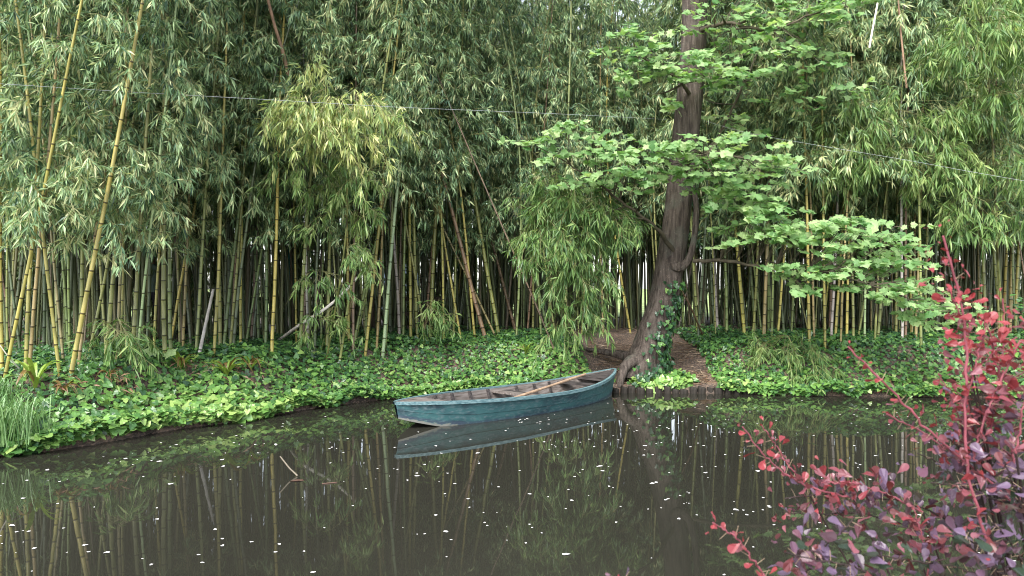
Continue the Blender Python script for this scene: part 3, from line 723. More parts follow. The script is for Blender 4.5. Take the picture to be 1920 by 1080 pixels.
# two leafy bamboos that hang forward out of the stand
def hanging(name, base, line, blobs, colr, leafm, label, ls, rad, seed, blen=1.0):
    rng = np.random.default_rng(seed)
    e = empty(name, tuple(base)); tag(e, label, 'bamboo')
    base = np.array(base); L = smooth_line([np.array(p) - base for p in line], 24)
    g = Geo(); mk = np.zeros(24); mk[2::3] = 1
    tube(g, L, np.linspace(rad, .006, 24), 8, marks=mk); c = link('culm', g.mesh('culm', M['cane'], True), e); c.color = (*colr, 1)
    S, D, Ln = [], [], []
    for (px, py, d, rx, ry, rz, n) in blobs:
        c0 = P(px, py, d) - base
        for _ in range(n):
            u = rng.normal(size=3); u = u / np.linalg.norm(u) * rng.uniform(0, 1) ** .4
            p = c0 + u * np.array([rx, rz, ry]); a = u * np.array([1, .8, 0]) + rng.normal(0, .35, 3); a[2] = rng.uniform(-.1, .6)
            S.append(p); D.append(unit(a)); Ln.append(rng.uniform(.35, .75) * blen)
    g = Geo(); foliage(g, rng, np.array(S), np.array(D), np.array(Ln), nt=9, ls=ls, droop=1.0, clump=1.15, nleaf=6)
    K = [int(np.argmin(np.linalg.norm(L - s, axis=1))) for s in S]
    twigs(g, L[np.array(K)], np.array(S), .004)
    link('foliage', g.mesh('foliage', [leafm, M['twig']]), e)
hanging('bamboo', hit(612, 676), [hit(612, 676), P(640, 520, 12.8), P(655, 380, 12.6), P(640, 240, 12.3), P(600, 130, 12.1), P(585, 90, 12.0)],
        [(605, 200, 11.9, .55, .25, .4, 24), (560, 200, 12.0, .22, .22, .35, 8), (670, 200, 12.0, .28, .2, .35, 12), (590, 130, 12.1, .14, .14, .2, 5), (640, 260, 12.0, .38, .16, .35, 10), (715, 220, 12.1, .12, .08, .2, 3)],
        OLIVE, M['bamboo_leaf_yellow'], 'yellow-leaved bamboo drooping forward out of the stand above the fallen cane', 1.1, .018, 5)
hanging('bamboo', hit(600, 664), [hit(600, 664), P(630, 560, 13.0), P(660, 450, 12.9), P(650, 340, 12.7), P(610, 280, 12.5)],
        [(650, 340, 12.5, .4, .25, .35, 12), (660, 400, 12.6, .25, .22, .3, 8), (645, 470, 12.7, .16, .16, .2, 5), (608, 590, 12.8, .08, .2, .15, 5), (605, 520, 12.8, .16, .18, .2, 4), (580, 300, 12.5, .3, .2, .35, 8)],
        GREEN, M['bamboo_leaf_pale'], 'slender green bamboo with a trailing leafy spray beside the white fallen cane', 1.05, .013, 6, .8)
hanging('bamboo', hit(1062, 664), [hit(1062, 664), P(1085, 560, 14.0), P(1095, 450, 13.8), P(1075, 360, 13.6), P(1055, 330, 13.5)],
        [(1080, 370, 13.5, .5, .22, .4, 26), (1045, 350, 13.5, .25, .15, .3, 9), (1130, 400, 13.6, .38, .22, .4, 20), (1065, 440, 13.6, .42, .28, .4, 26), (1080, 510, 13.7, .38, .25, .4, 20), (1075, 570, 13.8, .26, .2, .3, 12), (1010, 420, 13.6, .2, .18, .3, 8), (1060, 610, 13.9, .16, .1, .2, 5), (1170, 420, 13.8, .18, .15, .3, 6)],
        GREEN, M['bamboo_leaf_pale'], 'big weeping leafy bamboo hanging nearly to the ground left of the maple', 1.15, .025, 7, .8)
hanging('bamboo', hit(1880, 642), [hit(1880, 642), P(1870, 450, 14.9), P(1860, 250, 14.6), P(1850, 80, 14.3), P(1840, -40, 14.2)],
        [(1860, 60, 13.9, .8, .5, .6, 36), (1880, 180, 14.0, .7, .5, .5, 30), (1800, 60, 14.0, .4, .4, .4, 12), (1890, 310, 14.2, .6, .45, .5, 22), (1850, 400, 14.4, .5, .4, .4, 14), (1900, -40, 14, .8, .4, .6, 14)],
        OLIVE, M['bamboo_leaf_pale'], 'pale-leaved bamboo hanging over the right bank at the right edge', 1.4, .025, 8)
hanging('bamboo', hit(1640, 646), [hit(1640, 646), P(1650, 450, 15.2), P(1670, 300, 14.9), P(1690, 180, 14.6), P(1700, 90, 14.4)],
        [(1690, 210, 14.3, .7, .4, .5, 24), (1660, 290, 14.4, .7, .4, .5, 22), (1740, 300, 14.4, .5, .4, .5, 16), (1600, 210, 14.5, .4, .3, .4, 10)],
        OLIVE, M['bamboo_leaf_pale'], 'leafy bamboo arching forward between the maple top and the right edge', 1.4, .022, 9)
hanging('bamboo', hit(1500, 668), [hit(1500, 668), P(1498, 645, 14.5), P(1490, 632, 14.4), P(1470, 628, 14.2)],
        [(1500, 655, 14.2, .3, .08, .3, 14), (1455, 645, 14.3, .2, .08, .25, 7), (1530, 680, 14.0, .2, .1, .25, 8), (1420, 640, 14.6, .15, .08, .2, 4)],
        OLIVE, M['bamboo_leaf_pale'], 'low arching yellow-green bamboo sprawling over the right ivy bank', 1.0, .008, 10, .75)
hanging('bamboo', hit(212, 690), [hit(212, 690), P(214, 650, 10.9), P(216, 615, 10.8), P(222, 595, 10.7)],
        [(200, 618, 10.6, .12, .06, .15, 4), (238, 622, 10.6, .1, .06, .15, 4)],
        GREEN, M['bamboo_leaf_pale'], 'low leafy sprig of young bamboo among the golden culms', 1.1, .006, 12, .5)
hanging('bamboo', hit(808, 650), [hit(808, 650), P(808, 620, 14.4), P(806, 590, 14.4), P(802, 575, 14.4)],
        [(805, 578, 14.3, .12, .06, .15, 3), (810, 600, 14.3, .08, .06, .12, 2)],
        GREEN, M['bamboo_leaf_pale'], 'small young bamboo sprout above the middle of the boat', 1.2, .005, 13, .5)

# the rest of the thicket, too many to count: one mass behind the stand
g = Geo(); rng = np.random.default_rng(3)
k = 0
while k < 1700:
    xx = rng.uniform(-17, 18); yy = front(np.clip(xx, -9, 13)) + rng.uniform(3.2, 10.5)
    if abs(xx) / yy > .72: continue
    gap = 1.3 < xx / yy * 16 < 4.4; thin = gap and rng.random() < .25; k += 1; low = (not gap) and yy > front(np.clip(xx, -9, 13)) + 6.5 and rng.random() < .8
    z0 = float(G(xx, yy)); zs = np.array([-.1, 1, 2.2, 3.6, 5.5, 8.5]); ln = rng.normal(0, .05, 2); r = rng.uniform(.014, .036)
    pts = np.stack([xx + ln[0] * zs, yy + ln[1] * zs, z0 + zs], -1)
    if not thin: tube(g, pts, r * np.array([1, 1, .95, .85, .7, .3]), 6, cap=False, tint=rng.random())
    st = np.stack([np.interp(q := rng.uniform(.5 if low else 2.3, 8.3, 13), zs, pts[:, 0]), np.interp(q, zs, pts[:, 1]), z0 + q], -1)
    az = rng.uniform(0, 6.28, 13); foliage(g, rng, st[:9], np.stack([np.cos(az[:9]) * .85, np.sin(az[:9]) * .85, np.full(9, .4)], -1), rng.uniform(.6, 1.3, 9), nt=5, ls=1.5, nleaf=5, leafmat=1, twigmat=2) if not thin else foliage(g, rng, st, np.stack([np.cos(az) * .85, np.sin(az) * .85, np.full(13, .4)], -1), rng.uniform(.6, 1.3, 13), nt=5, ls=1.5, nleaf=5, leafmat=1, twigmat=2)
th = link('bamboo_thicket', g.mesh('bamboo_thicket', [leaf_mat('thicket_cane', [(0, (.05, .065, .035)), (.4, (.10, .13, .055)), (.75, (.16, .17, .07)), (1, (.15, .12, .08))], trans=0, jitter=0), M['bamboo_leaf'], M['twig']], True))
tag(th, 'dark mass of further bamboo filling the depth of the stand', 'bamboo thicket', kind='stuff')

# dead and fallen canes
def cane(name, pts, r, m, label, cat='cane'):
    g = Geo(); L = smooth_line(pts, 20); tube(g, L, np.linspace(r, r * .75, 20), 8, rough=.02)
    return tag(link(name, g.mesh(name, m, True)), label, cat)
deadwood = flat_mat('bleached_cane', (.78, .72, .64), .6, .3, .15, 10, (1, 1, .3)); brownwood = flat_mat('brown_dead_cane', (.27, .17, .11), .6, .3, .3, 8)
cane('fallen_cane', [hit(519, 641), P(560, 610, 13.6), P(610, 580, 13.8), P(648, 546, 14.0), P(670, 520, 14.1)], .03, deadwood, 'bleached white fallen cane slanting up from the ivy left of the boat')
cane('dead_cane', [hit(372, 672), P(385, 610, 12.3), P(400, 542, 12.3)], .028, flat_mat('grey_cane', (.40, .37, .34), .7), 'short grey dead cane leaning right behind the ferns')
cane('dead_cane', [P(541, 142, 12.6), P(530, 95, 12.5), P(515, 50, 12.4), P(500, -10, 12.3), P(490, -60, 12.3)], .03, brownwood, 'brown dead cane hanging diagonally through the top leaves above the yellow bamboo')
cane('dead_cane', [P(1700, 165, 14.2), P(1694, 110, 14.3), P(1688, 50, 14.4), P(1682, -30, 14.5)], .02, brownwood, 'thin brown dead cane in the top leaves right of the maple')
cane('dead_cane', [P(1630, 90, 14.1), P(1636, 55, 14.1), P(1643, 20, 14.1), P(1650, -20, 14.1)], .02, deadwood, 'short bleached dead cane in the top leaves beside the maple')
cane('dead_cane', [hit(1320, 634), P(1295, 575, 15.6), P(1275, 540, 15.4)], .02, brownwood, 'brown dead cane leaning against the back of the maple trunk')
cane('dead_cane', [hit(40, 696), P(15, 668, 9.7), P(-5, 640, 9.6)], .008, deadwood, 'thin pale stick propped in the ivy at the far left')

# ------------------------------------------------------------------ ivy ground cover, litter
def ivy_cover(name, cond, n, xr, yr, label, seed, size=(.07, .12), bias=0.0):
    rng = np.random.default_rng(seed); x = rng.uniform(*xr, n * 6); y = rng.uniform(*yr, n * 6)
    y[::9] = shore(x[::9]) + rng.uniform(-.1, .1, len(y[::9])) - .08 * (1 + np.sin(x[::9] * 3.7 + np.sin(x[::9] * 1.3))); s = sdist(x, y); ok = cond(x, y, s, rng); x, y, s = x[ok][:n], y[ok][:n], s[ok][:n]
    dx = (G(x + .05, y) - G(x - .05, y)) / .1; dy = (G(x, y + .05) - G(x, y - .05)) / .1
    nrm = unit(np.stack([-np.clip(dx, -1.2, 1.2), -np.clip(dy, -1.2, 1.2), np.ones_like(x)], -1))
    lump = .5 + .5 * np.sin(x * 2.3 + 1.3 * np.sin(y * 1.9)) * np.sin(y * 2.7 + .9 * np.sin(x * 3.1))
    hgt = np.maximum(G(x, y), .05) + rng.uniform(.02, .13, len(x)) * (.6 + .8 * lump) 
    rag = .5 + .5 * np.sin(x * 5.3 + 2 * np.sin(x * 2.2)); hgt = np.where(s < .10, .02 + .10 * rag + rng.uniform(0, .16, len(x)), hgt)
    Pt = np.stack([x, y, hgt], -1); Nn = unit(nrm + rng.normal(0, .38, Pt.shape) + np.array([0, -.25, .1]))
    D = rng.normal(size=Pt.shape) * .7 + np.array([0, -.5, -.35]); D = unit(D - Nn * np.sum(D * Nn, 1, keepdims=True))
    young = np.clip(1 - s / 1.7, 0, 1)  # weight for nearness to the water's edge
    patch = .5 + .5 * np.sin(x * 1.1 + 2 * np.sin(y * .8 + 1)) * np.cos(y * 1.3 + x * .4)
    tint = np.clip(rng.normal(.30, .19, len(x)) + .34 * young * patch + bias + .14 * young, 0, 1)  # leaves lighter by the water: partly light on the bank put into the tint
    g = Geo(); shaped(g, Pt, D, Nn, rng.uniform(*size, len(x)) * (.85 + .3 * lump) * (1 + .45 * young * (x < -2.5) * (rng.random(len(x)) < .5)), IVY, tint, 0, cup=.05, rng=rng)
    o = link(name, g.mesh(name, M['ivy'])); return tag(o, label, 'ivy', kind='stuff')
def wedge(x, y): return ((x > 1.42 + (14 - y) * .1) & (x < 3.55)) 
ivy_cover('ivy', lambda x, y, s, r: (s > -.2) & (~wedge(x, y)) & (x < 2.2) & (r.random(len(x)) < np.clip(1.25 - (s - 1.3) / 3.2, .1, 1)) & (np.abs(x) / y < 1.15), 42000, (-13, 2), (6.6, 18.5), 'bright ivy carpeting the left bank down to the water', 21, (.042, .086), bias=.10)
ivy_cover('ivy', lambda x, y, s, r: (s > -.2) & (~wedge(x, y)) & (x > 2.6) & (r.random(len(x)) < np.clip(1.25 - (s - 2) / 2.5, .1, 1)) & (np.abs(x) / y < 1.0), 26000, (2.6, 14.5), (12.6, 19), 'darker ivy carpeting the right bank below the maple leaves', 22, (.045, .09), bias=.06)
ivy_cover('ivy', lambda x, y, s, r: ((x - 2.62) / .5) ** 2 + ((y - 14.1) / .3) ** 2 < 1.0 + .3 * r.random(len(x)), 900, (1.9, 3.4), (13.6, 14.7), 'small ivy patch at the foot of the maple trunk', 23, bias=.06)

# ivy climbing the trunk
g = Geo(); rng = np.random.default_rng(31); PP, NN, SS = [], [], []
for _ in range(520):
    f = rng.random() ** 1.5; k = int(2 + f * 24); c = tl[k, :3]; r = tl[k, 3] * (1.12 if k > 8 else 1.4)
    a = rng.normal(-.55 - .2 * f, .75 * (1 - .55 * f) + .1); o = np.array([math.cos(a), math.sin(a), 0])
    PP.append(c + o * (r + rng.uniform(0, .05)) + np.array([0, 0, rng.uniform(-.08, .08)])); NN.append(unit(o + rng.normal(0, .3, 3) + np.array([0, 0, .35]))); SS.append(rng.uniform(.06, .10))
PP, NN = np.array(PP), np.array(NN); D = rng.normal(0, .5, PP.shape) + np.array([0, 0, -1.0]); D = unit(D - NN * np.sum(D * NN, 1, keepdims=True))
shaped(g, PP, D, NN, np.array(SS), IVY, np.clip(rng.normal(.28, .2, len(PP)), 0, 1), 0)
tag(link('ivy_vine', g.mesh('ivy_vine', M['ivy'])), 'ivy vine climbing the lower right side of the maple trunk', 'ivy')

rng = np.random.default_rng(41); n = 5200
x = np.concatenate([rng.uniform(-8, 11, n), rng.uniform(1.5, 3.7, 1500), rng.normal(3.2, .2, 420)]); y = np.concatenate([rng.uniform(10, 22, n), rng.uniform(13.9, 16.5, 1500), rng.normal(14.3, .22, 420)])
ok = (sdist(x, y) > .1) & (np.abs(x) / y < .7); x, y = x[ok], y[ok]; z = G(x, y) + rng.uniform(.004, .02, len(x)); a = rng.uniform(0, 6.28, len(x))
g = Geo(); blades(g, np.stack([x, y, z], -1), np.stack([np.cos(a), np.sin(a) * .6, rng.normal(.05, .12, len(x))], -1), unit(rng.normal(0, .4, (len(x), 3)) + np.array([0, 0, 1])), rng.uniform(.08, .26, len(x)), rng.uniform(.010, .02, len(x)), np.clip(rng.normal(.5, .25, len(x)), 0, 1), sag=.02)
for (px, py, n_) in ((150, 742, 26), (215, 728, 34), (225, 745, 24), (120, 735, 14), (340, 702, 26), (440, 706, 20), (390, 715, 12), (985, 668, 6), (470, 722, 12)):
    c = hit(px, py); q = c + rng.normal(0, 1, (n_, 3)) * np.array([.13, .10, .03]) + np.array([0, 0, .12]); a = rng.uniform(0, 6.28, n_)
    blades(g, q, np.stack([np.cos(a), np.sin(a), rng.normal(0, .5, n_)], -1), rng.normal(0, 1, (n_, 3)), rng.uniform(.06, .2, n_), rng.uniform(.012, .028, n_), np.clip(rng.normal(.18, .2, n_), 0, 1), sag=.2)
tag(link('leaf_litter', g.mesh('leaf_litter', M['litter'])), 'dry bamboo leaf litter strewn over the soil', 'leaf litter', kind='stuff')

# ------------------------------------------------------------------ ferns, seedling, grass, small shrub
def fern(px, py, n, L, dead, label, seed, tall=.7):
    rng = np.random.default_rng(seed); b = hit(px, py); b[2] += .03; L *= .95; n += 4; e = empty('fern', tuple(b)); tag(e, label, 'fern')
    for k in range(n):
        az = k * 2.4 + rng.normal(0, .3); tl2 = tall * rng.uniform(.45, 1.05); isd = rng.random() < dead; l = L * rng.uniform(.7, 1.15); w = rng.uniform(.014, .024) * (l / .35)
        s = np.linspace(0, 1, 8); hz = l * (.65 * s ** 1.3) * (1.25 if isd else 1); up = l * (tl2 * np.sin(s * 1.9) if not isd else .55 * np.sin(s * 2.9))
        c = np.stack([np.cos(az) * hz, np.sin(az) * hz, up], -1); side = np.array([-math.sin(az), math.cos(az), 0]); ww = w * np.sin(np.clip(s * .93 + .07, 0, 1) * np.pi) ** .6
        g = Geo(); wav = .006 * np.sin(s * 40)[:, None] * np.array([0, 0, 1]); strip(g, [c + side * ww[:, None] + wav, c - np.array([0, 0, .006]), c - side * ww[:, None] - wav], tint=float(np.clip(.05 if isd else rng.normal(.7, .15), 0, 1)))
        link('frond', g.mesh('frond', M['fern']), e)
fern(338, 700, 13, .42, .25, 'strap-leaved fern with some brown fronds below the maple seedling', 51)
fern(425, 712, 16, .48, .2, 'larger strap-leaved fern right of the maple seedling', 52)
fern(66, 740, 9, .45, .1, 'bright strap-leaved fern beside the grass tuft at the left', 53, .85)
fern(118, 748, 8, .30, .75, 'mostly withered brown fern low in the ivy near the grass tuft', 54)
fern(205, 720, 9, .26, .85, 'curled reddish-brown dead fern in the left ivy', 55)
fern(985, 668, 7, .35, .0, 'small broad green fern at the edge of the soil behind the boat', 56)
fern(470, 700, 10, .34, .35, 'small half-brown fern at the right of the fern group', 57)
b = hit(306, 690); e = empty('maple_seedling', tuple(b)); tag(e, 'tiny maple seedling with two pale green leaves in the left ivy', 'seedling')
g = Geo(); tube(g, smooth_line([(0, 0, -.02), (-.02, 0, .1), (-.01, -.02, .2)], 8), .006, 6); tube(g, smooth_line([(-.01, -.02, .2), (.06, -.03, .22)], 4), .004, 5); tube(g, smooth_line([(-.01, -.02, .2), (-.07, -.03, .23)], 4), .004, 5); link('stem', g.mesh('stem', M['twig'], True), e)
for (q, d) in (((.06, -.03, .22), (.9, -.5, -.1)), ((-.07, -.03, .23), (-.9, -.5, .1))):
    g = Geo(); shaped(g, np.array([q]), np.array([d]), unit(np.array([[0, -.6, .8]])), np.array([.19]), MAPLE, np.array([.9]), cup=-.08); link('leaf', g.mesh('leaf', M['maple_leaf']), e)
def grass(px, py, n, L, label, seed, spread=.16):
    rng = np.random.default_rng(seed); b = hit(px, py); g = Geo()
    for k in range(n):
        az = rng.uniform(0, 6.28); l = L * rng.uniform(.5, 1.1); o = rng.normal(0, spread, 3) * np.array([1, .7, 0]); s = np.linspace(0, 1, 7)
        rch = rng.uniform(.35, .8); c = o + np.stack([np.cos(az) * l * rch * s ** 1.2, np.sin(az) * l * rch * s ** 1.2, l * (.75 * np.sin(s * rng.uniform(1.9, 3.3)))], -1)
        sd_ = np.array([-math.sin(az), math.cos(az), 0]) * (.005 * (1 - s ** 2) + .0008)[:, None]
        strip(g, [c + sd_, c - sd_], tint=rng.random())
    o = link('grass_tuft', g.mesh('grass_tuft', M['grass'])); o.location = tuple(b); tag(o, label, 'grass tuft')
grass(-8, 838, 420, .62, 'long arching grass tuft trailing into the water at the left edge', 61, .22)
grass(-30, 770, 260, .5, 'grass tuft further up the bank at the left edge', 62, .18)
def shrub(px, py, hgt, label, seed):
    rng = np.random.default_rng(seed); b = hit(px, py); e = empty('shrub', tuple(b)); tag(e, label, 'shrub')
    g = Geo(); gl = Geo()
    for k in range(7):
        a = rng.uniform(0, 6.28); L = smooth_line([(0, 0, 0), (.08 * math.cos(a), .08 * math.sin(a), hgt * .5), (.25 * math.cos(a), .25 * math.sin(a), hgt * rng.uniform(.75, 1.05))], 10)
        tube(g, L, np.linspace(.012, .004, 10), 6); q = L[rng.integers(3, 10, 34)] + rng.normal(0, .03, (34, 3)); nn = unit(rng.normal(0, .4, (34, 3)) + np.array([0, -.4, 1])); d = rng.normal(size=(34, 3)); d = unit(d - nn * np.sum(d * nn, 1, keepdims=True))
        shaped(gl, q, d, nn, rng.uniform(.07, .13, 34), OVATE, np.clip(rng.normal(.35, .2, 34), 0, 1), 0)
    link('stem', g.mesh('stem', M['bark_young'], True), e); link('leaves', gl.mesh('leaves', M['ivy']), e)
shrub(1935, 690, 1.15, 'small broad-leaved green shrub at the right edge of the far bank', 71)

# ------------------------------------------------------------------ floating petals, leaf, twig
rng = np.random.default_rng(81)
petal_me = []
for v in range(6):
    g = Geo(); k = 9; a = np.linspace(0, 6.283, k, endpoint=False); r = rng.uniform(.75, 1.1, k); asp = rng.uniform(.55, 1)
    ring = np.stack([np.cos(a) * r, np.sin(a) * r * asp, .10 + .22 * (np.cos(a * 2 + v) * .5 + .5)], -1)
    g.add(np.vstack([[0, 0, .06], ring]), tris=[[0, 1 + i, 1 + (i + 1) % k] for i in range(k)]); petal_me.append(g.mesh('petal', M['petal']))
PET = []
while len(PET) < 430:
    px, py = rng.uniform(0, 1920), rng.uniform(750, 1080); d = CAM_H * FPX / (py - 540); x = (px - 960) / FPX * d
    if PET and rng.random() < .3: q = PET[rng.integers(max(0, len(PET) - 40), len(PET))]; x, d = q[0] + rng.normal(0, .22), q[1] + rng.normal(0, .18); px, py = 960 + x / d * FPX, 540 + CAM_H * FPX / d
    if sdist(x, d) > -.25: continue
    if rng.random() > (0.7 if px < 480 else 1.0 if 700 < px < 1450 else .6): continue
    if rng.random() > (d / 12) ** 1.6 * 1.3: continue
    q = np.array([x, d]) - BN; u, v = q @ be / BL, q @ bv
    if -.03 < u < 1.03 and abs(v) < bw(np.clip(u, 0, 1)) + .05: continue
    PET.append((x, d))
PET.sort(key=lambda p: p[1])
for i, (x, d) in enumerate(PET[:290]):
    o = link('petal', petal_me[i % 6]); sc = float(np.clip(rng.lognormal(math.log(.0126), .45), .006, .030)); o.scale = (sc, sc, sc * .6); o.location = (x, d, .001); o.rotation_euler = (0, 0, rng.uniform(0, 6.28))
    tag(o, 'small white petal floating on the dark pond among many like it', 'petal', 'white petals floating on the pond')
g = Geo()
for (x, d) in PET[290:]:
    k = 7; a = np.linspace(0, 6.283, k, endpoint=False); r = rng.uniform(.009, .017)
    g.add(np.vstack([[x, d, .002], np.stack([x + np.cos(a) * r, d + np.sin(a) * r * rng.uniform(.6, 1), np.full(k, .004)], -1)]), tris=[[0, 1 + i, 1 + (i + 1) % k] for i in range(k)])
tag(link('petals', g.mesh('petals', M['petal'])), 'scatter of tiny far white petals on the pond', 'petals', kind='stuff')
def on_water(px, py): d = CAM_H * FPX / (py - 540); return np.array([(px - 960) / FPX * d, d, .004])
g = Geo(); q = on_water(536, 902); shaped(g, np.array([q]), np.array([[1, .15, 0.]]), np.array([[0, 0, 1.]]), np.array([.17]), OVATE, np.array([.25]), cup=.06)
tag(link('dead_leaf', g.mesh('dead_leaf', flat_mat('wet_brown_leaf', (.10, .055, .042), .5, .4, .3, 20))), 'single reddish-brown dead leaf floating left of the boat', 'leaf')
a = on_water(558, 893); cane('floating_twig', [a, a + (-.09, .05, .06), a + (-.19, .08, .17)], .009, flat_mat('wet_twig', (.18, .15, .11), .6), 'short twig poking out of the water beside the dead leaf', 'twig')
a, b = on_water(604, 908), on_water(632, 905); cane('floating_twig', [a, (a + b) / 2, b], .006, flat_mat('wet_red_twig', (.13, .075, .055), .6), 'little reddish twig floating right of the dead leaf', 'twig')

# ------------------------------------------------------------------ wire across the stand
g = Geo(); wl = [P(-90, 152, 9.0), P(0, 157, 9.2), P(250, 173, 9.9), P(490, 186, 10.6), P(740, 201, 11.5), P(1040, 213, 12.8), P(1250, 224, 14.1)]
tube(g, smooth_line(wl, 40), .0023, 5)
wl = [P(1320, 226, 14.3), P(1400, 250, 14.2), P(1560, 277, 13.8), P(1700, 300, 13.5), P(1820, 322, 13.3), P(1960, 346, 13.0)]
tube(g, smooth_line(wl, 30), .0023, 5)
tag(link('wire', g.mesh('wire', flat_mat('wire_metal', (.42, .44, .46), .4, .6, .1))), 'thin pale wire strung across the bamboo at leaf height', 'wire')

# ------------------------------------------------------------------ things glimpsed behind the culms
b = P(546, 500, 17.5); bz = float(G(b[0], b[1]))
e = empty('notice_board', (b[0], b[1], bz)); tag(e, 'upright teal board glimpsed between the culms left of the fallen cane', 'board')
g = Geo(); box(g, (0, 0, 1.45), (.10, .012, .52)); link('panel', g.mesh('panel', flat_mat('teal_board', (.01, .16, .14), .5)), e)
g = Geo(); box(g, (0, .045, .95), (.03, .03, 1.0)); link('post', g.mesh('post', M['bark_young']), e)
b = hit(497, 634); e = empty('crate', (b[0], b[1] + .5, float(G(b[0], b[1] + .5)))); tag(e, 'small white box on the ground among the culms', 'box')
g = Geo(); box(g, (0, 0, .10), (.085, .08, .10)); link('body', g.mesh('body', flat_mat('white_box', (.75, .76, .80), .5, .4, .06)), e)
g = Geo(); box(g, (0, 0, .211), (.092, .087, .010)); link('lid', g.mesh('lid', flat_mat('white_lid', (.8, .8, .82), .5, .4, .05)), e)
e = empty('shed', (-4.6, 31, .8)); tag(e, 'pale blue shed glimpsed through the stand above the boat', 'shed')
g = Geo(); box(g, (0, 0, 1.1), (.9, .8, 1.1)); link('wall', g.mesh('wall', flat_mat('blue_boards', (.42, .55, .78), .6, .3, .1, 5, (8, 1, .3))), e)
g = Geo(); g.add([(-1.05, -.95, 2.15), (1.05, -.95, 2.15), (1.05, .95, 2.15), (-1.05, .95, 2.15), (-1.05, 0, 2.75), (1.05, 0, 2.75)], quads=[[0, 1, 5, 4], [2, 3, 4, 5], [0, 3, 2, 1]], tris=[[0, 4, 3], [1, 2, 5]]); link('roof', g.mesh('roof', flat_mat('shed_roof', (.12, .11, .11), .8)), e)
g = Geo(); box(g, (.15, -.81, 1.0), (.32, .012, .9)); dr = link('door', g.mesh('door', flat_mat('shed_door', (.75, .8, .88), .5)), e)
# a low rail fence along the path behind the stand
e = empty('fence', (-8, 18.6, .8)); tag(e, 'low dark rail fence half hidden behind the left culms', 'fence')
for k in range(5):
    g = Geo(); box(g, (k * 1.6, 0, .42), (.04, .04, .46)); link('post', g.mesh('post', M['bark_young']), e)
for zz in (.4, .75):
    g = Geo(); box(g, (3.2, -.055, zz), (3.3, .015, .045)); link('rail', g.mesh('rail', M['bark_young']), e)

